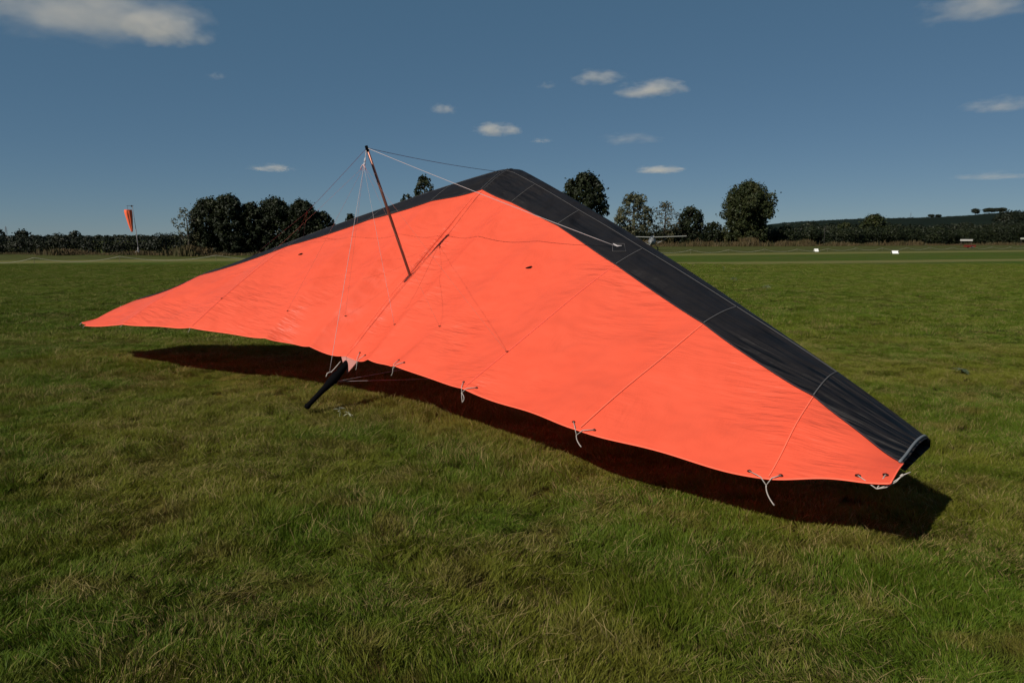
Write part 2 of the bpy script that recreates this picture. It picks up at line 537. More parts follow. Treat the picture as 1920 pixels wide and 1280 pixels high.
def on_top(x, k, off):
    side = 1 if x >= 0 else -1
    lo, hi = 0.0, 1.0
    t = 0
    for _ in range(3):
        for _ in range(20):
            mid = (lo + hi) / 2
            if surf(side, t, mid).y > k: lo = mid
            else: hi = mid
        a = surf(side, t, lo).x * side; b = surf(side, t + .2, lo).x * side
        t = max(0, t + (abs(x) - a) / max(1e-3, b - a) * .2); lo, hi = max(0, lo - .1), min(1, lo + .1)
    return surf(side, min(t, 5.99), (lo + hi) / 2, off)
m.tube([on_top(0.004, kb.y - .10, .004), on_top(0.004, kb.y - .03, .006), on_top(0.004, kb.y + .03, .006)], [.010, .022, .012], 10, flat=.25)
m.build('kingpost_slot', simple('dark_slot', (.09, .012, .01), .8), G, True)

# pulley block hanging below the kingpost head
pl = Vector((0, 1.955, 1.262))
m = MB(); m.tube([kt - Vector((0, .01, .01)), kt.lerp(pl, .55)], .002, 6); m.tube([kt - Vector((0.02, .0, .01)), kt.lerp(pl, .55)], .0016, 6)
a = kt.lerp(pl, .5)
blk = m.build('bridle_rope', CORD, G)
m = MB(); d = (pl - a)
m.tube([a, a + d * .25, a + d * .5, a + d * .55], [.005, .013, .013, .005], 10, flat=.5)
m.tube([a + d * .6, a + d * .75, a + d], [.010, .016, .010], 8, flat=.6)
m.build('pulley', simple('pulley_grey', (.3, .3, .34), .5), blk, True)
for sx in (-1, 1):
    m = MB(); m.tube([pl + Vector((0, 0, .02)), pl + Vector((.03 * sx, -.015, .0)), pl + Vector((.035 * sx, -.03, -.02))], .005, 6); m.build('knot', simple('knot_%d' % sx, (.45, .3, .32), .7), blk, True)

def wire(name, pts, r, mat, sag=0.0, parent=None):
    q = []
    for a, b in zip(pts[:-1], pts[1:]):
        a, b = Vector(a), Vector(b)
        for i in range(12):
            f = i / 12
            q.append(a.lerp(b, f) - (GI.to_3x3() @ Vector((0, 0, 1))) * sag * 4 * f * (1 - f))
    q.append(Vector(pts[-1]))
    m = MB(); m.tube(q, r, 5)
    return m.build(name, mat, parent or G, True)
nose_top = surf(1, 0.0, .07, .004)
wire('front_wire', [kt, nose_top], .0024, WIRE_DARK, .02)
sideR = surf(1, 2.83, .115, .006)
wire('side_wire', [kt, sideR], .0026, WIRE, .01)
# diamond patch where the side wire enters the black panel
m = MB()
cR = [surf(1, 2.83 + dt, .115 + dw, .005) for dt, dw in ((-.09, -.0), (0, -.032), (.10, .0), (.0, .035), (-.09, 0))]
m.tube(cR, .0028, 5); pt_ = m.build('wire_patch', PIPING, G, True)
m = MB(); m.tube([sideR + Vector((-.05, .01, .03)), sideR + Vector((-.01, 0, .012)), sideR + Vector((.03, .01, .008))], [.004, .008, .004], 6); m.build('thimble', WIRE, pt_, True)
# left side wire with three strands to the left leading edge
tgt = [surf(-1, 3.70, .03, .005), surf(-1, 3.15, .045, .005), surf(-1, 3.02, .06, .005)]
mid = kt.lerp((tgt[1] + tgt[0]) / 2, .56)
wire('side_wire', [kt, mid], .0017, WIRE_RED, .005)
for p in tgt: wire('side_strand', [mid, p], .0013, WIRE_RED)
m = MB(); m.tube([mid + Vector((-.02, 0, -.02)), mid, mid + Vector((.02, 0, .02))], [.002, .004, .002], 6); m.build('strand_joint', WIRE_RED, G, True)
# luff lines
eye_m = []
for side, tt, wv_ in ((1, .78, .845), (1, 2.0, .79), (1, 3.0, .79), (-1, .78, .845), (-1, 2, .84), (-1, 3, .76)):
    e = surf(side, tt, wv_, .003)
    wire('luff_line', [pl, e], .0013 if (side > 0 and tt < 1) else .0008, WIRE if (side > 0 and tt < 1) else WIRE_FAINT, .012)
    m = MB(); m.tube([e + Vector((-.014, .0, .0)), e, e + Vector((.012, .01, .0))], [.002, .004, .002], 6); m.build('luff_anchor', EYELET, G, True)
# rear upper wire to the keel end
wire('rear_wire', [kt, Vector((0, .37, .058))], .0019, WIRE, .004)
# wire exit holes
for side in (1, -1):
    e = surf(side, 2.2 if side > 0 else 2.65, .405 if side > 0 else .36, .002)
    m = MB(); m.tube([e + Vector((-.025, .0, 0)), e + Vector((-.005, .004, .002)), e + Vector((.018, .012, .002)), e + Vector((.03, .028, 0))], [.006, .010, .012, .004], 8, flat=.4)
    m.build('wire_opening', DARKBAG, G, True)

# keel tail: pink sail pocket, black cover
m = MB()
te0 = surf(1, 0, 1, 0)
a1, a2, a3 = surf(-1, .16, 1, -.004), surf(1, .42, 1, -.004), Vector((.015, .50, -.085))
a4 = Vector((-.03, .545, -.02))
m.add([a1, te0 + Vector((.01, 0, -.003)), a2, a3, a4, a2 + Vector((0, .22, -.06)), a1 + Vector((0, .22, -.06))], [(0, 1, 4), (1, 3, 4), (1, 2, 3), (2, 5, 3), (0, 4, 6)])
m.build('keel_pocket', PINK, G)
m = MB()
m.tube([Vector((0, .60, -.02)), Vector((0, .56, -.018)), Vector((0, .45, -.02)), Vector((0, .40, -.02)), Vector((0, .33, -.018)), Vector((0, .22, -.010)), Vector((0, .10, -.002)), Vector((0, .03, .002)), Vector((0, .0, .004)), Vector((0, -.02, .005))],
       [.030, .034, .036, .045, .042, .028, .024, .023, .030, .018], 16)
kc = m.build('keel_cover', DARKBAG, G, True)
m = MB(); m.tube([Vector((-.03, .545, .03)), Vector((-.035, .48, .025)), Vector((-.03, .40, .03))], .0045, 6); m.tube([Vector((-.035, .41, .03)), Vector((-.055, .375, .04)), Vector((-.04, .34, .035))], .005, 6)
m.build('cover_tie', CORD, kc, True)
m = MB(); m.tube([Vector((0, .5, -.02)), Vector((0, 3.62, .0))], .021, 12); m.build('keel', ALU_DULL, G, True)

# control frame (A-frame), standing on the grass under the wing
apex = Vector((0, 1.85, -.02))
aw = GM @ apex
hd = Vector((GK.x, GK.y, 0)).normalized()
bw = Vector((GT.x, GT.y, 0)) + hd * 2.52 + Vector((0, 0, .035))
sd = Vector((GS.x, GS.y, 0)).normalized()
cr, cl = loc(bw + sd * .74), loc(bw - sd * .74)
for cpt in (cr, cl):
    m = MB(); m.tube([apex, cpt], .015, 12, flat=.8); m.build('upright', ALU_DULL, G, True)
m = MB(); m.tube([cl, cr], .013, 12); m.build('base_bar', ALU_DULL, G, True)
for cpt, sg in ((cr, 1), (cl, -1)):
    wire('lower_side_wire', [cpt, surf(sg, 2.83, .11, -.06, True)], .0018, WIRE)
    wire('lower_front_wire', [cpt, Vector((0, 3.58, -.03))], .0018, WIRE)
    wire('lower_rear_wire', [cpt, Vector((0, .36, -.05))], .0020, WIRE)
m = MB()
m.tube([Vector((0, 2.3, -.05)), surf(1, 2.83, .10, -.03, True)], .022, 10); m.build('cross_bar', ALU_DULL, G, True)
m = MB()
m.tube([Vector((0, 2.3, -.05)), surf(-1, 2.83, .10, -.03, True)], .022, 10); m.build('cross_bar', ALU_DULL, G, True)
down = GI.to_3x3() @ Vector((0, 0, -1))
cam_l = loc((0, 0, CAM_H))

# batten ties: cord through two eyelets, tail hanging
def tie(side, t, ln, curl, loop=False):
    if side < 0:
        te = surf(side, t, 1.0, -.002); m = MB()
        m.tube([te, te + down * ln * .5 + Vector((-curl * .3, 0, 0)), te + down * ln + Vector((-curl, -.01, 0))], .003, 5)
        m.build('batten_tie', CORD, G, True); return
    gap = .085 if t > 2.5 else .055
    dt = gap / max(.3, (surf(side, min(t + .5, 6), 1).x - surf(side, t - .5, 1).x) * side) / 1.0 * (1 if t < 6 else .5)
    t0, t1_ = (t - dt, t + dt) if t < 6 else (5.80, 5.93)
    e0, e1 = surf(side, t0, .972 if t < 6 else .94, .004), surf(side, min(t1_, 5.98), .976 if t < 6 else .84, .004)
    te = surf(side, min(t, 5.96), 1.0, 0)
    j = te + Vector((0, -.03, -.018))
    m = MB()
    m.tube([e0, e0 * .3 + te * .7 + Vector((0, -.012, .008)), j], .0026, 6)
    m.tube([e1, e1 * .4 + te * .6 + Vector((0, -.012, .008)), j], .0026, 6)
    p = [j]
    for i in range(1, 9):
        f = i / 8
        p.append(j + down * ln * f + Vector((curl * f * f, -curl * .3 * f, 0)))
    m.tube(p, [.0033] * 8 + [.0048], 6)
    if loop:
        m.tube([j] + [j + down * ln * f + Vector((curl * f * f + .022 * math.sin(PI * f), 0, 0)) for f in np.linspace(.1, 1, 8)], .0035, 6)
    o = m.build('batten_tie', CORD, G, True)
    for e in (e0, e1):
        m = MB(); m.tube([e - Vector((.011, 0, .002)), e, e + Vector((.011, 0, -.001))], [.004, .009, .004], 8, flat=.3); m.build('eyelet', EYELET, o, True)
for t, ln, cu, lp in ((.42, .06, -.02, 0), (2, .065, -.03, 0), (3, .07, .01, 1), (4, .055, .045, 0), (5, .08, .05, 0)):
    tie(1, t, ln, cu, lp)
for t, ln, cu in ((3, .05, .03), (4, .03, .06), (5, .03, .04)):
    tie(-1, t, ln, cu)
# tip ties
e0, e1 = surf(1, 5.72, .95, .004), surf(1, 5.93, .90, .004); j = surf(1, 5.9, 1.0, 0) + Vector((.0, -.022, -.016))
m = MB(); m.tube([e0, (e0 + j) / 2, j], .0028, 6); m.tube([e1, j], .0028, 6)
for o_ in (0, .010): m.tube([j, j + Vector((.035, .022 + o_, -.005)), j + Vector((.07, .062 + o_, .0)), j + Vector((.088, .098, .006))], .0026, 6)
m.tube([j + Vector((.082, .090, .005)), j + Vector((.091, .101, .008))], .0065, 8)
m.tube([j + Vector((.088, .098, .006)), j + Vector((.115, .128, .0))], .0028, 6)
o = m.build('tip_tie', CORD, G, True)
for e in (e0, e1):
    m = MB(); m.tube([e - Vector((.013, 0, .002)), e, e + Vector((.013, 0, -.001))], [.005, .009, .005], 8, flat=.3); m.build('eyelet', EYELET, o, True)
tl = surf(-1, 6, 1, 0)
m = MB(); m.tube([tl, tl + Vector((-.05, -.03, -.02)), tl + Vector((-.12, -.02, -.08))], .004, 6); m.build('tip_tie', CORD, G, True)
tl = surf(-1, 5.98, .3, 0)
m = MB(); m.tube([tl, tl + Vector((-.01, .03, .03)), tl + Vector((.01, .05, .10))], .004, 6); m.build('tip_tie', CORD, G, True)

# ------------------------------------------------------------------ leaves and trees
def leaf_mat(name, c1, c2, c3, scale=.5):
    t = NT(name)
    g = t.n('NewGeometry')
    n = t.noise(g.outputs['Position'], scale, 3)
    at = t.n('Attribute', attribute_name='rnd').outputs['Fac']
    c = t.mix(at, c1, c2); c = t.mix(t.mr(n, .45, .7), c, c3)
    t.l(c, t.b.inputs['Base Color']); t.set(Roughness=.6); t.b.inputs['Specular IOR Level'].default_value = .25
    tr = t.n('BsdfTranslucent'); t.l(c, tr.inputs[0])
    mx = t.n('MixShader'); mx.inputs[0].default_value = .15
    t.l(t.b.outputs[0], mx.inputs[1]); t.l(tr.outputs[0], mx.inputs[2]); t.l(mx.outputs[0], t.out.inputs[0])
    return t.m
LEAF_DARK = leaf_mat('dark_leaves', (.007, .011, .003), (.013, .019, .005), (.020, .026, .007))
LEAF_MID = leaf_mat('mid_leaves', (.015, .023, .006), (.030, .038, .010), (.040, .042, .012))
LEAF_PALE = leaf_mat('pale_leaves', (.045, .050, .022), (.085, .088, .05), (.075, .065, .025))
LEAF_BROWN = leaf_mat('brownish_leaves', (.045, .040, .014), (.08, .06, .022), (.05, .05, .018))
LEAF_BLACK = leaf_mat('near_black_leaves', (.005, .008, .003), (.010, .014, .005), (.014, .017, .006))  # near-black leaf colour for the left hedge
LEAF_FAR = leaf_mat('far_leaves', (.007, .011, .005), (.014, .019, .008), (.020, .024, .010), .05)
BARK = simple('bark', (.05, .04, .03), .9, scale=6)
STRAW = leaf_mat('straw', (.050, .034, .014), (.10, .070, .030), (.045, .045, .014), .4)

def leaf_cloud(name, P, N, size, mat, parent=None, rs=None, up=.3, aspect=1.0):
    """P: points, N: outward directions; one bent quad per point"""
    rs = rs or np.random.RandomState(1)
    n = len(P)
    nn = N + rs.normal(0, .6, (n, 3)) + R([0, 0, up]); nn /= np.linalg.norm(nn, axis=1)[:, None] + 1e-9
    a = np.cross(nn, rs.normal(0, 1, (n, 3))); a /= np.linalg.norm(a, axis=1)[:, None] + 1e-9
    b = np.cross(nn, a)
    sz = size * (.5 + rs.rand(n))[:, None]
    v = np.empty((n, 4, 3))
    v[:, 0] = P - a * sz; v[:, 1] = P - b * sz * .55 * aspect + nn * sz * .15
    v[:, 2] = P + a * sz; v[:, 3] = P + b * sz * .55 * aspect + nn * sz * .15
    me = bpy.data.meshes.new(name)
    me.vertices.add(n * 4); me.vertices.foreach_set('co', v.ravel())
    me.loops.add(n * 4); me.loops.foreach_set('vertex_index', np.arange(n * 4))
    me.polygons.add(n); me.polygons.foreach_set('loop_start', np.arange(n) * 4); me.polygons.foreach_set('loop_total', np.full(n, 4))
    at = me.attributes.new('rnd', 'FLOAT', 'FACE'); at.data.foreach_set('value', rs.rand(n))
    me.update(); me.validate()
    return link(name, me, mat, parent)

def lobes_points(lobes, dens, rs, jitter=.25):
    """leaf clumps on and inside ellipsoid lobes; lobes: (cx,cy,cz,rx,ry,rz)"""
    Ps, Ns = [], []
    for (cx, cy_, cz, rx, ry, rz) in lobes:
        area = 4 * PI * ((rx * ry) ** 1.6 / 3 + (rx * rz) ** 1.6 / 3 + (ry * rz) ** 1.6 / 3) ** (1 / 1.6)
        n = max(12, int(area * dens))
        d = rs.normal(0, 1, (n, 3)); d /= np.linalg.norm(d, axis=1)[:, None]
        r = 1 - np.abs(rs.normal(0, jitter, n)) + rs.rand(n) * .12
        p = d * r[:, None] * R([rx, ry, rz]) + R([cx, cy_, cz])
        Ps.append(p); Ns.append(d)
    return np.concatenate(Ps), np.concatenate(Ns)

def tree(name, px, ytop, wpx, ybase, d, mat, label, cat_='tree', group='trees beyond the airfield', seed=1, dens=9., leaf=.22, crown_lo=.15, nl=34, shape='round', gap=1.0, dx=0):
    rs = np.random.RandomState(seed)
    x, y = pix(px, d); base = 0.0
    top = CAM_H + (HOR - ytop) / FPX * d
    W = wpx / FPX * d / 2
    root = empty(name, (x, y, base)); tag(root, label, cat_, group)
    H = top - base
    lo = H * crown_lo
    # limbs, tapered trunk
    m = MB(); tr = max(.06, H * .022)
    lobes = []
    pts = [Vector((0, 0, -.2)), Vector((.02 * H * rs.normal(), 0, H * .3)), Vector((.03 * H * rs.normal(), .02 * H, H * .6)), Vector((0, 0, H * .85))]
    m.tube(pts, [tr * 1.3, tr, tr * .6, tr * .2], 8)
    nl = int(nl * 1.7)
    for i in range(nl):
        f = (i + .5) / nl
        z = lo + (H - lo) * (f ** .9)
        if shape == 'round': rad = W * math.sqrt(max(.02, 1 - (2 * (z - lo) / (H - lo) - .92) ** 2 / 1.15)) * (.82 + .3 * rs.rand())
        elif shape == 'oak': rad = W * math.sqrt(max(.02, 1 - (2 * (z - lo) / (H - lo) - .85) ** 2 / 1.25)) * (.62 + .42 * rs.rand()) * (1 + .10 * math.sin(z / H * 9 + 2))
        elif shape == 'bush': rad = W * math.sqrt(max(.04, 1 - ((z - lo) / (H - lo)) ** 2.4))
        else: rad = W * (1 - .75 * ((z - lo) / (H - lo)) ** 1.5)
        an = i * 2.39996 + rs.rand() * .8
        lr = W * (.09 + .15 * rs.rand())
        rr = max(0, (rad - lr * .5)) * (.30 + .70 * rs.rand() ** .5) * gap
        cx, cy_ = math.cos(an) * rr, math.sin(an) * rr
        cz = min(z, H - lr * .75)
        lobes.append((cx, cy_, cz, lr, lr, lr * (.8 + .7 * rs.rand() ** 2)))
        if i % 2 == 0:
            s0 = pts[1].lerp(pts[3], max(0, min(1, (cz / H - .35) / .5)))
            m.tube([s0, Vector((cx * .5, cy_ * .5, (s0.z + cz) / 2 + .1)), Vector((cx, cy_, cz))], [tr * .4, tr * .25, tr * .08], 5)
    m.build('trunk', BARK, root)
    P_, N_ = lobes_points(lobes, dens, rs, .22)
    # stray twigs at the rim
    k = len(P_) // 10
    ii = rs.choice(len(P_), k); P2 = P_[ii] + N_[ii] * rs.rand(k, 1) * W * .17
    P_ = np.concatenate([P_, P2]); N_ = np.concatenate([N_, N_[ii]])
    P_[:, 2] = np.maximum(P_[:, 2], .1)
    leaf_cloud('crown', P_, N_, leaf, mat, root, rs)
    return root

# left clump, about 75 m away
TL = 'trees in the dense clump on the left'
tree('small_tree', 357, 392, 58, 474, 74, LEAF_PALE, 'small pale open tree at the left end of the dark clump', group=TL, seed=3, dens=26, leaf=.10, nl=18, crown_lo=.25)
tree('broadleaf_tree', 400, 377, 84, 474, 76, LEAF_DARK, 'dark bushy tree with two peaks beside the small pale tree', group=TL, seed=4, dens=52, leaf=.12, crown_lo=.0, nl=80, shape='bush')
tree('broadleaf_tree', 437, 371, 84, 474, 76, LEAF_DARK, 'tallest dark bushy tree of the left clump', group=TL, seed=5, dens=52, leaf=.12, crown_lo=.0, nl=80, shape='bush')
tree('broadleaf_tree', 476, 384, 66, 474, 77, LEAF_DARK, 'narrow dark tree just right of the tallest in the clump', group=TL, seed=6, dens=52, leaf=.12, crown_lo=.0, nl=64, shape='bush')
tree('broadleaf_tree', 523, 377, 92, 474, 78, LEAF_DARK, 'wide dark tree in the middle of the left clump', group=TL, seed=7, dens=52, leaf=.12, crown_lo=.0, nl=85, shape='bush')
tree('broadleaf_tree', 572, 380, 84, 474, 78, LEAF_DARK, 'dark tree with a rounded top near the black wing edge', group=TL, seed=8, dens=52, leaf=.12, crown_lo=.0, nl=80, shape='bush')
tree('broadleaf_tree', 606, 400, 66, 474, 79, LEAF_DARK, 'lowest dark tree at the right end of the left clump', group=TL, seed=9, dens=52, leaf=.12, crown_lo=.0, nl=56, shape='bush')
TB = 'tree tops showing above the black wing edge'
tree('broadleaf_tree', 662, 402, 34, 470, 110, LEAF_DARK, 'tiny dark tree top above the left wing beside the kingpost', group=TB, seed=10, dens=18, leaf=.2, nl=22)
tree('broadleaf_tree', 799, 335, 56, 466, 120, LEAF_DARK, 'round dark tree top rising above the left wing', group=TB, seed=11, dens=13, leaf=.24, nl=30, crown_lo=.3)
tree('broadleaf_tree', 768, 368, 40, 466, 122, LEAF_DARK, 'low dark tree crown just left of the round tree top', group=TB, seed=12, dens=13, leaf=.24, nl=16, crown_lo=.4)
tree('broadleaf_tree', 1094, 331, 88, 464, 150, LEAF_DARK, 'tall dark tree directly behind the black wing right of the nose', group='trees behind the right wing', seed=13, dens=9, leaf=.30, nl=80, crown_lo=.2, gap=1.05)
tree('pale_tree', 1184, 368, 76, 462, 170, LEAF_PALE, 'pale yellowish tree with an open crown left of the plane', group='trees behind the right wing', seed=14, dens=8, leaf=.26, nl=34, crown_lo=.15)
tree('pale_tree', 1243, 381, 60, 462, 172, LEAF_BROWN, 'thin brownish half bare tree above the small plane', group='trees behind the right wing', seed=15, dens=5, leaf=.2, nl=24, crown_lo=.1)
tree('broadleaf_tree', 1291, 391, 70, 460, 175, LEAF_DARK, 'dark pointed bushy tree right of the small plane', group='trees behind the right wing', seed=16, dens=9, leaf=.28, nl=36, crown_lo=.0, shape='bush')
tree('oak_tree', 1398, 348, 97, 458, 185, LEAF_MID, 'tall broad oak standing alone above the right hedge', group='trees behind the right wing', seed=29, dens=10, leaf=.25, nl=120, crown_lo=.05, gap=1.15, shape='oak')
tree('bush', 1334, 418, 50, 458, 188, LEAF_DARK, 'low dark bush between the pointed tree and the oak', 'bush', 'bushes along the right hedge', seed=18, dens=8, leaf=.28, nl=20, crown_lo=0, shape='bush')
tree('bush', 1468, 424, 46, 458, 188, LEAF_DARK, 'low dark bush at the right foot of the oak', 'bush', 'bushes along the right hedge', seed=19, dens=8, leaf=.28, nl=20, crown_lo=0, shape='bush')
tree('bush', 1631, 406, 62, 456, 215, LEAF_MID, 'highest rounded bush sticking up from the right hedge', 'bush', 'bushes along the right hedge', seed=20, dens=8, leaf=.32, nl=30, crown_lo=0, shape='bush')
tree('bush', 1577, 419, 40, 456, 215, LEAF_MID, 'small bush top left of the highest hedge bush', 'bush', 'bushes along the right hedge', seed=21, dens=8, leaf=.3, nl=20, crown_lo=0, shape='bush')
# trees on the left skyline
LS = 'bushes on the left skyline'
tree('bush', 4, 431, 40, 470, 150, LEAF_FAR, 'dark bush cut by the left edge of the picture', 'bush', LS, seed=22, dens=7, leaf=.25, nl=22, crown_lo=0, shape='bush')
tree('bush', 51, 432, 48, 470, 150, LEAF_FAR, 'dark domed bush right of the pylon', 'bush', LS, seed=23, dens=7, leaf=.25, nl=22, crown_lo=0, shape='bush')
tree('bush', 148, 434, 34, 470, 140, LEAF_FAR, 'small square topped bush left of the windsock', 'bush', LS, seed=24, dens=7, leaf=.25, nl=20, crown_lo=0, shape='bush')

# hedges
def hedge(name, line, width, label, mat, dens, leaf, seed, group='field hedges', kind=None, cat_='hedge'):
    """line: list of (x, y, height)"""
    rs = np.random.RandomState(seed)
    L = R(line, float); seg = np.linalg.norm(np.diff(L[:, :2], axis=0), axis=1); cum = np.concatenate([[0], np.cumsum(seg)])
    tot = cum[-1]; lobes = []
    s = 0.
    while s < tot:
        x = np.interp(s, cum, L[:, 0]); y = np.interp(s, cum, L[:, 1]); h = np.interp(s, cum, L[:, 2]) * (.66 + .42 * rs.rand())
        r = h * (.32 + .16 * rs.rand())
        for zz in (r * .7, h - r * .8):
            lobes.append((x + rs.normal(0, r * .2), y + rs.normal(0, width * .3), zz, r * 1.15, r, r * .85))
        s += r * .75
    P_, N_ = lobes_points(lobes, dens, rs, .15)
    P_[:, 2] = np.maximum(P_[:, 2], .05)
    keep = (P_[:, 1] < np.interp(P_[:, 0], L[:, 0], L[:, 1]) + width * .8)
    o = leaf_cloud(name, P_[keep] - R([L[0, 0], L[0, 1], 0]), N_[keep], leaf, mat, None, rs)
    o.location = (L[0, 0], L[0, 1], 0)
    tag(o, label, cat_, group, kind)
    return o
def hl(pts): return [(pix(a, d)[0], d, CAM_H + (HOR - t) / FPX * d) for a, t, d in pts]
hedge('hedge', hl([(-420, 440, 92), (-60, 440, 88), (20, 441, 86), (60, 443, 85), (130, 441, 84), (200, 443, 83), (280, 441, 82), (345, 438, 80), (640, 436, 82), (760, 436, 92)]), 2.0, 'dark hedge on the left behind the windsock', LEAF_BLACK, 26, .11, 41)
hedge('hedge', hl([(760, 430, 150), (1000, 430, 170), (1140, 421, 182), (1180, 426, 184), (1270, 424, 187), (1330, 428, 190), (1420, 424, 192), (1480, 428, 195), (1560, 427, 200), (1640, 424, 208), (1720, 426, 215), (1800, 428, 222), (1860, 424, 228), (1930, 420, 234), (2150, 422, 250)]), 3.0, 'long dark hedge across the right beyond the far grass', LEAF_DARK, 10, .22, 42)
hedge('hedge', hl([(1440, 427, 330), (1500, 418, 335), (1560, 422, 340), (1640, 421, 345), (1700, 422, 350), (1780, 420, 355), (1860, 418, 360), (2000, 410, 380), (2150, 405, 400)]), 4.0, 'second higher band of scrub behind the right hedge', LEAF_FAR, 2.4, .50, 43)
# hill-top woods and trees
hedge('wood', hl([(1862, 398, 880), (1880, 392, 880), (1905, 389, 880), (1930, 389, 880), (2100, 385, 900), (2300, 388, 900)]), 20, 'dark wood on the hill at the right edge', LEAF_FAR, .5, 1.2, 44, 'woods on the skyline', 'stuff')
hedge('woodland', hl([(-900, 441, 1100), (-300, 441, 1100), (60, 441.5, 1100), (340, 441, 1100), (700, 440, 1100), (1100, 438, 1100), (1500, 436, 1100)]), 15, 'thin dark line of distant woods on the left horizon', LEAF_FAR, .35, 1.5, 45, 'woods on the skyline', 'stuff')
hz = []
for px_ in range(1440, 1870, 18):
    xh = (px_ - 960) / FPX * 1300
    hz.append((xh, 1300., 3.2))
HZ = [(1460, 417.5), (1510, 416), (1560, 413.5), (1600, 412), (1640, 411.5), (1700, 410.2), (1760, 408.5), (1800, 406.2), (1850, 402)]
rs_ = np.random.RandomState(8)
lob_ = []
for i in range(150):
    f = i / 149 * (len(HZ) - 1); k = min(int(f), len(HZ) - 2); px_ = HZ[k][0] + (HZ[k + 1][0] - HZ[k][0]) * (f - k); py_ = float(hill_profile(R([(px_ - 960) / FPX * 1300]))[0])
    zc = CAM_H + (HOR - py_) / FPX * 1290 - .5; rr_ = 1.2 + 1.3 * rs_.rand()
    lob_.append(((px_ - 960) / FPX * 1290, 1290, zc, 4, 2, rr_))
for row, (yy_, n_) in enumerate(((560, 40), (760, 34))):
    for i in range(n_):
        px_ = 1450 + 520 * i / n_ + rs_.normal() * 5; xx_ = (px_ - 960) / FPX * yy_
        f = min(1, (yy_ - 420) / 880); f = (f * f * (3 - 2 * f)) ** 1.1; cz = (CAM_H + (HOR - float(hill_profile(R([xx_ / yy_ * 1300]))[0])) / FPX * 1300) * f
        lob_.append((xx_, yy_ + rs_.normal() * 4, cz + 1.2, 7, 3, 1.8 + 2.2 * rs_.rand()))
P_, N_ = lobes_points(lob_, .8, rs_)
tag(leaf_cloud('hill_hedges', P_, N_, .8, LEAF_FAR, None, rs_), 'dark hedge lines across the far hillside', kind='stuff')

def hill_tree(px, ytop, wpx, ybase, d, seed, label):
    root = tree('tree', px, ytop, wpx, ybase, d, LEAF_FAR, label, group='lone trees on the hill', seed=seed, dens=1.4, leaf=.7, nl=16, crown_lo=.45)
    return root
for i, (px, yt, wp, lb) in enumerate(((1735, 403, 12, 'left tree of the small pair on the hill crest'), (1748, 403.5, 11, 'right tree of the small pair on the hill crest'),
                                     (1816, 392, 15, 'lone tree with a clear trunk on the hill crest'), (1841, 391, 22, 'flat topped tree on the hill left of the wood'), (1861, 391, 22, 'rounded tree on the hill against the wood'))):
    d = 1250
    yb = float(hill_profile(R([(px - 960) / FPX * 1300]))[0])
    zb = CAM_H + (HOR - yb) / FPX * 1300 * d / 1300 - 1.5
    rs = np.random.RandomState(70 + i)
    x, y = pix(px, d); top = CAM_H + (HOR - yt) / FPX * d; H = top - zb; W = wp / FPX * d / 2
    root = empty('tree', (x, y, zb)); tag(root, lb, 'tree', 'lone trees on the hill')
    m = MB(); m.tube([(0, 0, -1), (0, 0, H * .4), (.3, 0, H * .8)], [.6, .45, .15], 6); m.build('trunk', BARK, root)
    lobes = []
    for k in range(9):
        a = k * 2.4; lobes.append((math.cos(a) * W * .55, math.sin(a) * W * .55, H * (.5 + .32 * rs.rand()), W * .45, W * .42, H * .22))
    lobes.append((0, 0, H * .82, W * .5, W * .5, H * .17))
    P_, N_ = lobes_points(lobes, 1.3, rs)
    leaf_cloud('crown', P_, N_, .75, LEAF_FAR, root, rs)

# ------------------------------------------------------------------ tall dry grass at the hedge foot
def tall_grass(name, label, line, h, n, seed, spread, mat):
    rs = np.random.RandomState(seed); L = R(line, float)
    f = rs.rand(n) * (len(L) - 1); i = f.astype(int); fr = (f - i)[:, None]
    p = L[i] * (1 - fr) + L[np.minimum(i + 1, len(L) - 1)] * fr
    px_ = p[:, 0]; py_ = p[:, 1] + rs.normal(0, spread, n)
    dm = fbm(px_ * .35, py_ * .1 + seed, 3, 4)
    hh = h * p[:, 2] * (.5 + .6 * rs.rand(n)) * np.clip(3.4 * (dm - .30), .06, 1.7)
    a = rs.rand(n) * 2 * PI; wv = .03 + .05 * rs.rand(n); ln = rs.normal(0, .22, n) * hh
    v = np.zeros((n, 4, 3))
    cx, sx = np.cos(a) * wv, np.sin(a) * wv
    v[:, 0] = np.stack([px_ - cx, py_ - sx, 0 * hh], -1); v[:, 1] = np.stack([px_ + cx, py_ + sx, 0 * hh], -1)
    v[:, 2] = np.stack([px_ + cx * 1.2 + ln * .6, py_ + sx, hh * .8], -1); v[:, 3] = np.stack([px_ + ln, py_, hh], -1)
    me = bpy.data.meshes.new(name)
    me.vertices.add(n * 4); me.vertices.foreach_set('co', v.ravel()); me.loops.add(n * 4); me.loops.foreach_set('vertex_index', np.arange(n * 4))
    me.polygons.add(n); me.polygons.foreach_set('loop_start', np.arange(n) * 4); me.polygons.foreach_set('loop_total', np.full(n, 4))
    at = me.attributes.new('rnd', 'FLOAT', 'FACE'); at.data.foreach_set('value', rs.rand(n)); me.update(); me.validate()
    tag(link(name, me, mat), label, kind='stuff')
tall_grass('dry_grass', 'tall straw coloured grass at the foot of the left hedge', [(pix(a, d)[0], d, s) for a, d, s in ((-200, 80, .35), (20, 78, .25), (110, 76, .3), (138, 75, 1.3), (170, 76, .3), (225, 76, .7), (260, 75, .3), (310, 74, 1.2), (360, 72, 1.4), (400, 72, 1.2), (440, 72, .5), (640, 74, .4))], .55, 11000, 51, 1.6, STRAW)
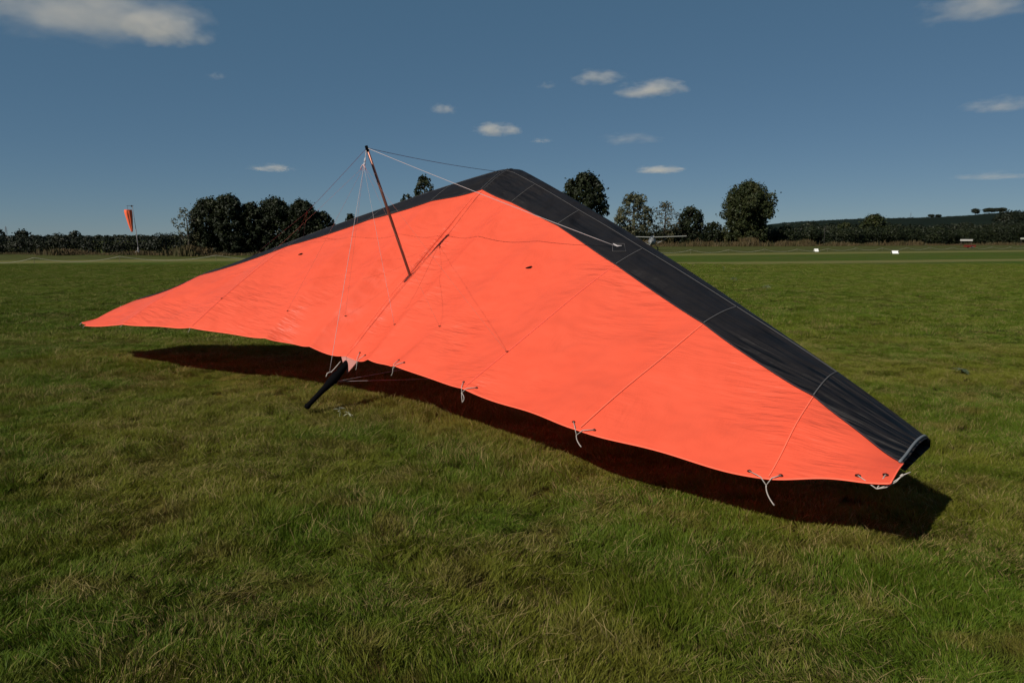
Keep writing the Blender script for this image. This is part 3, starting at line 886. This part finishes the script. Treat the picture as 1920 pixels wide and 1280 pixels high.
tall_grass('dry_grass', 'tall straw coloured grass at the foot of the right hedge', [(pix(a, d)[0], d, s) for a, d, s in ((1140, 158, 1.2), (1270, 162, 1.2), (1400, 168, 1.2), (1500, 172, 1.1), (1600, 178, 1.), (1700, 184, 1.), (1780, 188, .6), (1950, 198, .6), (2150, 205, .8))], 1.0, 24000, 52, 3.5, STRAW)

# ------------------------------------------------------------------ rope line on low pegs
PEG = simple('peg_wood', (.13, .12, .08), .8)
rf = empty('rope_fence', (-27.2, 50.5, 0)); tag(rf, 'low pale rope strung on short pegs along the field edge', 'rope fence')
def rl(x): return 50.5 + .637 * (x + 27.2)
xs_ = [-38.5, -34.3, -31.4, -27.2, -21.9] + [-21.9 + 5.2 * i for i in range(1, 24)]
pr = []
m = MB()
rr = random.Random(3)
for i, x in enumerate(xs_):
    h = .36 + rr.uniform(-.05, .04)
    pk = MB(); pk.tube([Vector((x + 27.2, rl(x) - 50.5, -.05)), Vector((x + 27.2, rl(x) - 50.5, h))], .014, 6); pk.build('peg', PEG, rf)
    pr.append(Vector((x + 27.2, rl(x) - 50.5, h)))
q = []
for a, b in zip(pr[:-1], pr[1:]):
    sg_ = rr.uniform(.28, .33)
    for i in range(14):
        f = i / 14; p = a.lerp(b, f); p.z -= sg_ * 4 * f * (1 - f); p.z = max(p.z, .04); q.append(p)
m.tube(q, .015, 5); m.build('rope', simple('pale_rope', (.36, .34, .26), .8), rf)

# ------------------------------------------------------------------ windsock
def windsock():
    d = 77.; x, y = pix(264, d)
    o = empty('windsock', (x, y, 0)); tag(o, 'hanging orange windsock on a thin pole by the left hedge', 'windsock')
    sc_ = d / FPX
    z = lambda py: CAM_H + (HOR - py) * sc_
    X = lambda px: (px - 264) * sc_
    m = MB(); m.tube([(X(265.5), 0, 0), (X(263), 0, z(430))], .045, 8); m.tube([(X(263), 0, z(431)), (X(259.5), 0, z(388))], .028, 8); m.build('pole', simple('galvanised_pole', (.16, .15, .155), .6, .0), o, True)
    m = MB(); m.tube([(X(249), 0, z(387.4)), (X(261.5), 0, z(387.6))], .022, 6); m.tube([(X(258), 0, z(389.4)), (X(258), 0, z(386.6))], .07, 8); m.build('swivel_arm', RUBBER, o, True)
    m = MB(); m.tube([(X(250.5), 0, z(387.5)), (X(250.5), 0, z(396))], .012, 5); m.build('hanging_cord', RUBBER, o)
    # limp sock with folds
    V = []; nseg, nr = 26, 16
    ts = [(395, 251, 5.9), (399, 251, 6.1), (406, 251.7, 5.4), (414, 252.8, 4.5), (422, 253.6, 3.5), (428, 254.6, 2.7), (434.5, 255.4, 1.6)]
    for i in range(nr):
        f = i / (nr - 1) * (len(ts) - 1); k = min(int(f), len(ts) - 2); g = f - k
        py, cx, r = [ts[k][j] * (1 - g) + ts[k + 1][j] * g for j in range(3)]
        for j in range(nseg):
            a = 2 * PI * j / nseg
            fold = 1 + .10 * math.sin(3 * a + 1.2 + i * .04) * min(1, i / 5) + .1 * math.sin(7 * a)
            V.append((X(cx) + math.cos(a) * r * sc_ * fold * 1.02, math.sin(a) * r * sc_ * fold, z(py) + .05 * math.sin(2 * a) * (1 if i else 0)))
    F = [(i * nseg + j, i * nseg + (j + 1) % nseg, (i + 1) * nseg + (j + 1) % nseg, (i + 1) * nseg + j) for i in range(nr - 1) for j in range(nseg)]
    t = NT('windsock_cloth'); t.set(Roughness=.7); t.b.inputs['Base Color'].default_value = (.85, .13, .045, 1)
    m = MB(); m.add(V, F); s_ = m.build('sock', t.m, o, True)
    m = MB(); m.tube([(X(251) + math.cos(a) * 6.0 * sc_, math.sin(a) * 6.0 * sc_, z(395)) for a in np.linspace(0, 2 * PI, 20)], .018, 5, cap=False); m.build('hoop', HEM, s_)
    m = MB(); m.tube([(X(265.2), 0, z(467)), (X(271.5), .3, z(475))], .035, 6); m.build('stay', simple('stay_grey', (.3, .29, .28), .6), o)
    m = MB(); m.tube([(X(265.2), 0, z(467)), (X(262.5), -.7, z(476))], .035, 6); m.build('stay', simple('stay_grey2', (.3, .29, .28), .6), o)
    m = MB(); m.tube([(X(265.3), 0, z(476)), (X(264.6), 0, z(463))], .075, 8); m.build('base_socket', simple('socket_grey', (.28, .26, .25), .7), o)
windsock()

# ------------------------------------------------------------------ pylon, mast, posts and markers
def pylon():
    d = 1500.; x, y = pix(22, d); o = empty('electricity_pylon', (x, y, 0)); tag(o, 'faint lattice electricity pylon on the far left horizon', 'pylon')
    H = CAM_H + (HOR - 425) / FPX * d; m = MB(); W = 2.6
    for sx in (-1, 1):
        for sy in (-1, 1): m.tube([(sx * W, sy * W, 0), (sx * W * .45, sy * W * .45, H * .6), (sx * .3, sy * .3, H)], .22, 4)
    for i in range(6):
        z0, z1 = H * i / 6, H * (i + 1) / 6
        w0, w1 = W * (1 - .85 * i / 6), W * (1 - .85 * (i + 1) / 6)
        m.tube([(-w0, -w0, z0), (w1, -w1, z1)], .14, 4); m.tube([(w0, -w0, z0), (-w1, -w1, z1)], .14, 4)
    m.build('tower', simple('far_steel', (.16, .17, .19), .7), o)
    m = MB()
    for zf, wd in ((.66, 5.5), (.78, 4.6), (.90, 3.4)): m.tube([(-wd, 0, H * zf), (0, 0, H * zf + .8), (wd, 0, H * zf)], .2, 4)
    m.build('cross_arms', simple('far_steel_arms', (.16, .17, .19), .7), o)
pylon()
def mast():
    d = 1290.; x, y = pix(1697, d); zb = CAM_H + (HOR - 411) / FPX * d
    m = MB(); m.tube([(0, 0, -2), (0, 0, 11)], [.32, .2], 6)
    for a in range(3): m.tube([(0, 0, 9), (5 * math.cos(a * 2.1), 5 * math.sin(a * 2.1), -1)], .06, 4)
    o = m.build('mast', simple('mast_grey', (.08, .085, .09), .7)); o.location = (x, y, zb); tag(o, 'thin mast on the hill crest left of the tree pair', 'mast')
mast()
def marker(px, py, wpx, hpx, name, label, tilt):
    d = CAM_H * FPX / (py + hpx / 2 - HOR); x, y = pix(px, d); o = empty(name, (x, y, 0)); o.rotation_euler.z = tilt
    tag(o, label, 'marker', 'white runway markers')
    W = wpx / FPX * d; H = hpx / FPX * d; D = W * .45
    # tent-shaped marker: two sloping boards and end triangles
    m = MB(); m.add([(-W / 2, -D, 0), (W / 2, -D, 0), (W / 2, -.05, H), (-W / 2, -.05, H), (-W / 2, -D + .03, 0), (W / 2, -D + .03, 0), (W / 2, -.02, H), (-W / 2, -.02, H)],
                   [(0, 1, 2, 3), (7, 6, 5, 4), (0, 4, 5, 1), (3, 2, 6, 7), (0, 3, 7, 4), (1, 5, 6, 2)]); m.build('front_board', WHITE, o)
    m = MB(); m.add([(-W / 2, D, 0), (W / 2, D, 0), (W / 2, .01, H), (-W / 2, .01, H), (-W / 2, D - .03, 0), (W / 2, D - .03, 0), (W / 2, -.015, H), (-W / 2, -.015, H)],
                   [(3, 2, 1, 0), (4, 5, 6, 7), (1, 5, 4, 0), (7, 6, 2, 3), (4, 7, 3, 0), (2, 6, 5, 1)]); m.build('back_board', WHITE, o)
    return o
marker(1525.5, 468.6, 7.5, 5.2, 'runway_marker', 'smaller white marker box on the grass below the oak', .1)
mk = marker(1672.5, 472.3, 11, 5, 'runway_marker', 'larger white marker box with a dark notch on the grass', -.15)
m = MB(); m.box((.27, -.27, .18), (.07, .04, .12)); m.build('notch', RUBBER, mk)
def board(px, py, wpx, hpx, d, name, label, cat_, mat, group=None):
    x, y = pix(px, d); z = CAM_H + (HOR - py) / FPX * d; o = empty(name, (x, y, 0)); tag(o, label, cat_, group)
    W = wpx / FPX * d; H = hpx / FPX * d
    m = MB(); m.box((0, 0, z), (W, .06, H)); bmo = m.build('panel', mat, o)
    for s_ in (-.4, .4):
        m = MB(); m.box((W * s_, .06, z / 2), (.08, .08, z)); m.build('post', BARK, o)
    return o
sgn = board(1804, 450.2, 23, 3.2, 140, 'sign_board', 'long low white board on short posts by the right hedge', 'sign', simple('board_white', (.5, .48, .45), .6, var=.3, scale=3))
board(1914, 447.2, 20, 3.0, 160, 'sign_board', 'white rail board cut by the right picture edge', 'sign', simple('board_dull', (.35, .36, .30), .6))
# red low barrow / ground anchor box beyond rope
d = 125.; x, y = pix(1811, d)
o = empty('red_trailer', (x, y, 0)); tag(o, 'low dull red trailer in the rough grass below the white board', 'trailer')
REDM = simple('dull_red_paint', (.16, .02, .014), .6)
m = MB(); m.box((0, 0, .38), (1.5, .9, .28)); m.box((0, 0, .54), (1.56, .96, .04)); m.build('tray', REDM, o)
for s_ in (-1, 1):
    m = MB(); m.tube([(0.1, s_ * .5, .22), (0.1, s_ * .6, .22)], .2, 14); m.build('wheel', RUBBER, o)
m = MB(); m.tube([(-.75, 0, .35), (-1.3, 0, .25)], .03, 6); m.build('drawbar', REDM, o)
# thin field post
x, y = pix(1539.5, 176); m = MB(); m.tube([(0, 0, 0), (.03, 0, CAM_H + (HOR - 424) / FPX * 176)], .06, 6); m.tube([(-.2, 0, 3.9), (.2, 0, 3.9)], .03, 5)
o = m.build('post', simple('dark_post', (.03, .028, .025), .8)); o.location = (x, y, 0); tag(o, 'thin dark post standing in front of the right hedge', 'post')

# ------------------------------------------------------------------ small parked high-wing aeroplane
def plane():
    d = 108.; x, y = pix(1220, d); o = empty('small_plane', (x, y, 0)); tag(o, 'small grey high wing light aircraft parked behind the black wing', 'airplane')
    o.rotation_euler.z = math.radians(-14)          # nose towards -Y, turned a little
    GREY = simple('plane_grey', (.16, .165, .17), .45, .1); PALE = simple('plane_pale', (.30, .31, .30), .5)
    m = MB()
    m.tube([(0, -2.0, 1.05), (0, -1.9, 1.08), (0, -1.5, 1.12), (0, -.7, 1.2), (0, .4, 1.25), (0, 1.4, 1.15), (0, 4.2, 1.1)], [.12, .3, .42, .52, .55, .34, .08], 14)
    f = m.build('fuselage', GREY, o, True)
    m = MB(); m.tube([(0, -.95, 1.42), (0, -.6, 1.62), (0, .2, 1.66), (0, .7, 1.5)], [.2, .4, .38, .2], 12); m.build('windscreen', simple('tinted_screen', (.05, .06, .07), .1), f, True)
    m = MB()
    for s_ in (-1, 1):
        m.add([(0, -.75, 1.80), (0, .75, 1.74), (s_ * 4.95, .72, 1.93), (s_ * 4.95, -.65, 1.97), (0, -.75, 1.88), (0, .75, 1.80), (s_ * 4.95, .72, 1.97), (s_ * 4.95, -.65, 2.04)],
              [(0, 1, 2, 3), (7, 6, 5, 4), (0, 3, 7, 4), (1, 5, 6, 2), (3, 2, 6, 7)])
    m.build('wing', PALE, o)
    for s_ in (-1, 1):
        m = MB(); m.tube([(s_ * .4, -.2, .75), (s_ * 2.5, -.1, 1.84)], .03, 6); m.build('wing_strut', PALE, o)
        m = MB(); m.tube([(s_ * .35, -.1, .85), (s_ * .85, -.1, .25)], .04, 6); m.build('landing_leg', GREY, o)
        m = MB(); m.tube([(s_ * .82, -.1, .22), (s_ * .96, -.1, .22)], .22, 14); m.build('wheel', RUBBER, o)
    m = MB(); m.tube([(0, -1.9, .25), (0, -1.75, .85)], .035, 6); m.tube([(-.06, -1.9, .18), (.06, -1.9, .18)], .18, 12); m.build('nose_wheel', RUBBER, o)
    m = MB(); m.tube([(-.32, -2.15, .40), (-.18, -2.14, .75), (0, -2.13, 1.08)], [.05, .10, .06], 8, flat=.4); m.tube([(0, -2.13, 1.08), (.2, -2.14, 1.6), (.38, -2.15, 2.12)], [.06, .10, .05], 8, flat=.4)
    m.tube([(0, -2.22, 1.07), (0, -2.0, 1.07)], [.05, .12], 8); m.build('propeller', PALE, o, True)
    m = MB(); m.box((0, 4.1, 1.6), (.05, .7, 1.0)); m.build('tail_fin', GREY, o)
    m = MB(); m.box((0, 4.1, 1.2), (2.4, .6, .05)); m.build('tailplane', GREY, o)
plane()

# ------------------------------------------------------------------ grass
def blade_mat(name, green, green2, dry, root_shade):
    t = NT(name)
    g = t.n('NewGeometry').outputs['Position']
    at = t.n('Attribute', attribute_name='rnd').outputs['Fac']
    base = grass_colour(t, g)
    n5 = t.noise(t.mapping(g, (5, 5, 5)), 1, 2)
    c = t.mix(.5, base, t.mix(at, green, green2))
    drym = t.math('GREATER_THAN', at, t.mr(t.noise(t.mapping(g, (1.3, 1.3, 1.3)), 1, 4, .6), .40, .72, .96, .66))
    c = t.mix(drym, c, dry)
    hv = t.n('Attribute', attribute_name='hgt').outputs['Fac']
    c = t.mix(t.mr(hv, 0, .6, .85, 0), c, root_shade)       # shade between the blades, put into the colour of their bases
    t.l(c, t.b.inputs['Base Color']); t.set(Roughness=.6); t.b.inputs['Specular IOR Level'].default_value = .12
    tr = t.n('BsdfTranslucent'); t.l(c, tr.inputs[0])
    mx = t.n('MixShader'); mx.inputs[0].default_value = .20
    t.l(t.b.outputs[0], mx.inputs[1]); t.l(tr.outputs[0], mx.inputs[2]); t.l(mx.outputs[0], t.out.inputs[0])
    return t.m
BLADE = blade_mat('grass_blades', (.055, .110, .006), (.150, .180, .016), (.25, .195, .075), (.040, .028, .012))

def tuft(name, size, n, hmin, hmax, wid, seed, straw=0):
    rs = np.random.RandomState(seed)
    x = (rs.rand(n) - .5) * size; y = (rs.rand(n) - .5) * size
    cl = fbm(x * 9 + seed, y * 9, 2, seed)
    hh = (hmin + (hmax - hmin) * rs.rand(n) ** 1.5) * (.55 + .9 * cl)
    a = rs.rand(n) * 2 * PI
    comb = fbm(x * 4 + 50, y * 4 + seed, 1, seed + 3) * 2 * PI * 1.5
    la = comb + rs.normal(0, .9, n); lean = hh * (.2 + 1.15 * rs.rand(n) ** 1.2)
    st = np.zeros(n, bool)
    if straw: st[:straw] = True; lean[:straw] = .06 + .1 * rs.rand(straw); hh[:straw] = .012 + .03 * rs.rand(straw)
    wv = wid * (.6 + .7 * rs.rand(n))
    cx, sx = np.cos(a) * wv / 2, np.sin(a) * wv / 2; lx, ly = np.cos(la) * lean, np.sin(la) * lean
    v = np.zeros((n, 7, 3)); hv = np.zeros((n, 7)); z0 = np.where(st, .02, -.025)
    for k, (f, wf) in enumerate(((0, 1), (.42, .95), (.78, .65))):
        bx, by, bz = x + lx * f ** 1.7, y + ly * f ** 1.7, z0 + (hh + .025) * (f - .12 * f * f)
        v[:, 2 * k] = np.stack([bx - cx * wf, by - sx * wf, bz], -1); v[:, 2 * k + 1] = np.stack([bx + cx * wf, by + sx * wf, bz], -1)
        hv[:, 2 * k:2 * k + 2] = f
    v[:, 6] = np.stack([x + lx, y + ly, z0 + (hh + .025) * .88], -1); hv[:, 6] = 1
    me = bpy.data.meshes.new(name)
    me.vertices.add(n * 7); me.vertices.foreach_set('co', v.ravel())
    base = (np.arange(n) * 7)[:, None]
    li = np.concatenate([base + R([0, 1, 3, 2]), base + R([2, 3, 5, 4]), base + R([4, 5, 6])], 1)
    me.loops.add(n * 11); me.loops.foreach_set('vertex_index', li.ravel())
    ls = (np.arange(n) * 11)[:, None] + R([0, 4, 8]); me.polygons.add(n * 3)
    me.polygons.foreach_set('loop_start', ls.ravel()); me.polygons.foreach_set('loop_total', np.tile([4, 4, 3], n))
    r = rs.rand(n) * .999
    if straw: r[:straw] = 1.0
    at = me.attributes.new('rnd', 'FLOAT', 'POINT'); at.data.foreach_set('value', np.repeat(r, 7))
    at = me.attributes.new('hgt', 'FLOAT', 'POINT'); at.data.foreach_set('value', hv.ravel())
    me.update(); me.validate()
    me.materials.append(BLADE)
    return bpy.data.objects.new(name, me)

def grass_object(name, label, tufts, pts, rot, scl, idx):
    coll = bpy.data.collections.new(name + '_tufts')
    for i, o in enumerate(tufts): coll.objects.link(o)
    me = bpy.data.meshes.new(name)
    me.vertices.add(len(pts)); me.vertices.foreach_set('co', pts.astype(np.float32).ravel())
    a = me.attributes.new('rot', 'FLOAT_VECTOR', 'POINT'); a.data.foreach_set('vector', rot.astype(np.float32).ravel())
    a = me.attributes.new('scl', 'FLOAT_VECTOR', 'POINT'); a.data.foreach_set('vector', scl.astype(np.float32).ravel())
    a = me.attributes.new('idx', 'INT', 'POINT'); a.data.foreach_set('value', idx.astype(np.int32))
    me.update()
    o = link(name, me, BLADE)
    ng = bpy.data.node_groups.new(name, 'GeometryNodeTree')
    ng.interface.new_socket('Geometry', in_out='INPUT', socket_type='NodeSocketGeometry')
    ng.interface.new_socket('Geometry', in_out='OUTPUT', socket_type='NodeSocketGeometry')
    N = ng.nodes; L = ng.links
    gi, go = N.new('NodeGroupInput'), N.new('NodeGroupOutput')
    ci = N.new('GeometryNodeCollectionInfo'); ci.inputs['Collection'].default_value = coll
    ci.inputs['Separate Children'].default_value = True; ci.inputs['Reset Children'].default_value = True
    ip = N.new('GeometryNodeInstanceOnPoints'); ip.inputs['Pick Instance'].default_value = True
    L.new(gi.outputs[0], ip.inputs['Points']); L.new(ci.outputs[0], ip.inputs['Instance'])
    for nm, ty, sock in (('rot', 'FLOAT_VECTOR', 'Rotation'), ('scl', 'FLOAT_VECTOR', 'Scale'), ('idx', 'INT', 'Instance Index')):
        na = N.new('GeometryNodeInputNamedAttribute'); na.data_type = ty; na.inputs['Name'].default_value = nm
        L.new(na.outputs[0], ip.inputs[sock])
    L.new(ip.outputs[0], go.inputs[0])
    md = o.modifiers.new('grass', 'NODES'); md.node_group = ng
    tag(o, label, kind='stuff')
    return o

def scatter(d0, d1, step, smul, seed, half=.80):
    rs = np.random.RandomState(seed)
    ys = np.arange(d0, d1, step); P_ = []
    for y in ys:
        W = y * half + 1.2
        xs = np.arange(-W, W, step); P_.append(np.stack([xs, np.full(len(xs), y)], -1))
    p = np.concatenate(P_); p = p + rs.uniform(-.4, .4, p.shape) * step
    z = ground_h(p[:, 0], p[:, 1])
    n = len(p)
    hm = fbm(p[:, 0] * 1.25, p[:, 1] * 1.25, 3, 21) ; hm2 = fbm(p[:, 0] * .35, p[:, 1] * .35, 2, 22)
    hs = np.clip(.45 + 2.0 * (hm - .30) + .7 * (hm2 - .5), .50, 1.75)
    gx = (ground_h(p[:, 0] + .1, p[:, 1]) - ground_h(p[:, 0] - .1, p[:, 1])) / .2; gy = (ground_h(p[:, 0], p[:, 1] + .1) - ground_h(p[:, 0], p[:, 1] - .1)) / .2
    rot = np.zeros((n, 3)); az = rs.rand(n) * 2 * PI
    for i in range(n):
        nv = Vector((-gx[i], -gy[i], 1)).normalized()
        rot[i] = (Vector((0, 0, 1)).rotation_difference(nv).to_matrix() @ Matrix.Rotation(az[i], 3, 'Z')).to_euler()
    scl = np.stack([np.full(n, smul), np.full(n, smul), smul * hs], -1)
    idx = rs.randint(0, 6, n)
    return np.concatenate([p, z[:, None]], 1), rot, scl, idx
near = [tuft('grass_tuft', .36, 1900, .020, .056, .0030, 100 + i, (2, 0, 9, 0, 16, 4)[i]) for i in range(6)]
far = [tuft('grass_tuft_far', .8, 2400, .026, .065, .0052, 200 + i, 3) for i in range(6)]
grass_object('grass', 'short rough green and straw coloured grass around the glider', near, *scatter(1.4, 11.5, .26, 1.0, 1))
grass_object('grass', 'short green grass further out across the airfield', far, *scatter(11.5, 46, .60, 1.0, 2, .78))

# ------------------------------------------------------------------ small weeds standing in the turf
WEED = leaf_mat('grey_green_weed', (.22, .24, .16), (.38, .38, .27), (.25, .27, .16), 8)
WEED3 = leaf_mat('dull_weed', (.12, .14, .08), (.20, .21, .13), (.14, .16, .09), 8)
WEED2 = leaf_mat('dock_leaf', (.05, .075, .03), (.12, .14, .08), (.08, .09, .05), 8)
def weed(px, py, n, size, seed, mat, label, h=.10):
    rs = random.Random(seed)
    d = CAM_H * FPX / (py - HOR); x, y = pix(px, d); d = d / (math.cos(PIT) + 0)
    o = empty('weed', (x, y, float(ground_h(R([x]), R([y]))[0]))); tag(o, label, 'weed', 'broad leaved weeds in the turf')
    m = MB(); m.tube([(0, 0, 0), (0.01, 0, h * .5), (0, 0.01, h)], [.004, .003, .002], 5); m.build('stem', mat, o)
    me_v = MB()
    for i in range(n):
        a = rs.uniform(0, 2 * PI); ln = size * rs.uniform(.6, 1.1); wd = ln * .16; u = Vector((math.cos(a), math.sin(a), 0)); s_ = Vector((-math.sin(a), math.cos(a), 0)); z = h * rs.uniform(.45, 1)
        up = rs.uniform(-.1, .45)
        c0 = Vector((0, 0, z)); pts = []
        for f, wf in ((0, .15), (.3, .9), (.65, 1), (1, .05)):
            c_ = c0 + u * ln * f + Vector((0, 0, ln * (up * f - .35 * f * f)))
            pts += [c_ - s_ * wd * wf, c_ + s_ * wd * wf]
        me_v.add(pts, [(0, 1, 3, 2), (2, 3, 5, 4), (4, 5, 7, 6)])
    ob = me_v.build('leaves', mat, o)
    at = ob.data.attributes.new('rnd', 'FLOAT', 'FACE'); at.data.foreach_set('value', [rs.random() for _ in ob.data.polygons])
weed(628, 776, 6, .07, 1, WEED, 'pale silvery weed nearest the black keel end')
weed(646, 778, 5, .06, 2, WEED, 'smaller pale weed just right of the silvery one', .07)
weed(1374, 528, 16, .17, 3, WEED2, 'dark leaved weed in the turf right of the black wing', .22)
weed(1437, 543, 16, .17, 4, WEED3, 'pale greyish weed further right in the turf', .18)
weed(1355, 508, 10, .16, 5, WEED2, 'tiny far weed left of the two turf weeds', .25)
weed(1815, 700, 14, .12, 6, WEED2, 'low leafy weed at the right in the turf', .08)

# ------------------------------------------------------------------ clouds
def cloud_mat(name, dens, thr, seed, scale, stretch):
    t = NT(name)
    t.t.nodes.remove(t.b)
    vol = t.n('VolumePrincipled'); vol.inputs['Color'].default_value = (.98, .90, .78, 1); vol.inputs['Anisotropy'].default_value = .0
    tc = t.n('TexCoord').outputs['Object']
    sp = t.n('SeparateXYZ'); t.l(tc, sp.inputs[0])
    z = sp.outputs[2]
    zz = t.math('MULTIPLY', z, t.math('ADD', 1.0, t.math('MULTIPLY', t.math('LESS_THAN', z, 0.0), .9)))
    r2 = t.math('ADD', t.math('ADD', t.math('POWER', sp.outputs[0], 2.0), t.math('POWER', sp.outputs[1], 2.0)), t.math('POWER', zz, 2.0))
    ad = t.n('VectorMath', operation='ADD'); t.l(tc, ad.inputs[0]); ad.inputs[1].default_value = (seed * 3.7, seed * 1.3, seed * 2.1)
    nz = t.noise(t.mapping(ad.outputs[0], stretch), scale, 5, .62)
    f = t.math('ADD', t.math('SUBTRACT', 1.0, r2), t.math('MULTIPLY', t.math('SUBTRACT', nz, .5), 3.4))
    dn = t.mr(f, thr, thr + 1.5, 0, dens)
    t.l(dn, vol.inputs['Density'])
    t.l(vol.outputs[0], t.out.inputs['Volume'])
    return t.m
def cloud(px, py, wpx, hpx, label, seed, dens=1., thr=.35, alt=1300, scale=1.9):
    v_ = (640 - py) / FPX; u_ = (px - 960) / FPX; fw = math.cos(PIT) + v_ * math.sin(PIT)
    el = math.atan2(-math.sin(PIT) + v_ * math.cos(PIT), math.hypot(u_, fw))
    az = math.atan2(u_, fw)
    hd_ = (alt) / math.tan(max(el, .05)); hd_ = min(hd_, 14000); z = CAM_H + hd_ * math.tan(el)
    x, y = math.sin(az) * hd_, math.cos(az) * hd_
    sl_ = math.hypot(hd_, z) ; W = wpx / FPX * sl_ / 2; H = hpx / FPX * sl_ / 2
    bm = bmesh.new(); bmesh.ops.create_icosphere(bm, subdivisions=3, radius=1.0)
    me = bpy.data.meshes.new('cloud'); bm.to_mesh(me); bm.free()
    o = link('cloud', me, cloud_mat('cloud_vapour_%d' % seed, dens * .42 / max(H, 30), thr, seed, scale, (1, 1, .8)))
    o.location = (x, y, z); o.scale = (W * 1.22, W * .85, H * 1.5); o.rotation_euler.z = -az
    tag(o, label, 'cloud', 'small clouds in the blue sky')
CL = [(130, 22, 350, 95, 'large grey white cloud across the top left corner', 1, 1.3, 0.21), (308, 64, 128, 46, 'bright cloud lobe right of the large corner cloud', 2, 1.5, 0.16),
      (1120, 149, 96, 24, 'left of the two elongated clouds right of centre', 3, .8, 0.26), (1222, 171, 116, 30, 'brightest elongated cloud right of centre', 4, 1.3, 0.16),
      (931, 246, 80, 24, 'small bright cloud above the glider nose', 5, 1.3, 0.16), (831, 207, 50, 20, 'small faint cloud up and left of the bright one', 6, .8, 0.26),
      (511, 317, 76, 14, 'thin flat cloud left of the kingpost', 7, .7, 0.26), (1236, 320, 86, 15, 'thin flat cloud low over the pale trees', 8, 1.0, 0.21),
      (1842, 14, 170, 44, 'soft cloud in the top right corner', 9, .8, 0.26), (1874, 201, 100, 24, 'faint warm cloud at the right edge', 10, .5, 0.26),
      (1026, 163, 34, 14, 'tiny faint cloud left of the elongated pair', 11, .4, 0.31), (1017, 265, 40, 10, 'tiny wisp right of the small bright cloud', 12, .45, 0.31),
      (1185, 263, 110, 22, 'very faint wide wisp below the elongated pair', 13, .25, 0.31), (405, 145, 30, 14, 'faint small puff below the large corner cloud', 14, .4, 0.31),
      (1860, 331, 110, 14, 'low faint streak near the right edge', 15, .3, 0.31)]
for c_ in CL: cloud(c_[0], c_[1], c_[2], c_[3], c_[4], c_[5], c_[6], c_[7])
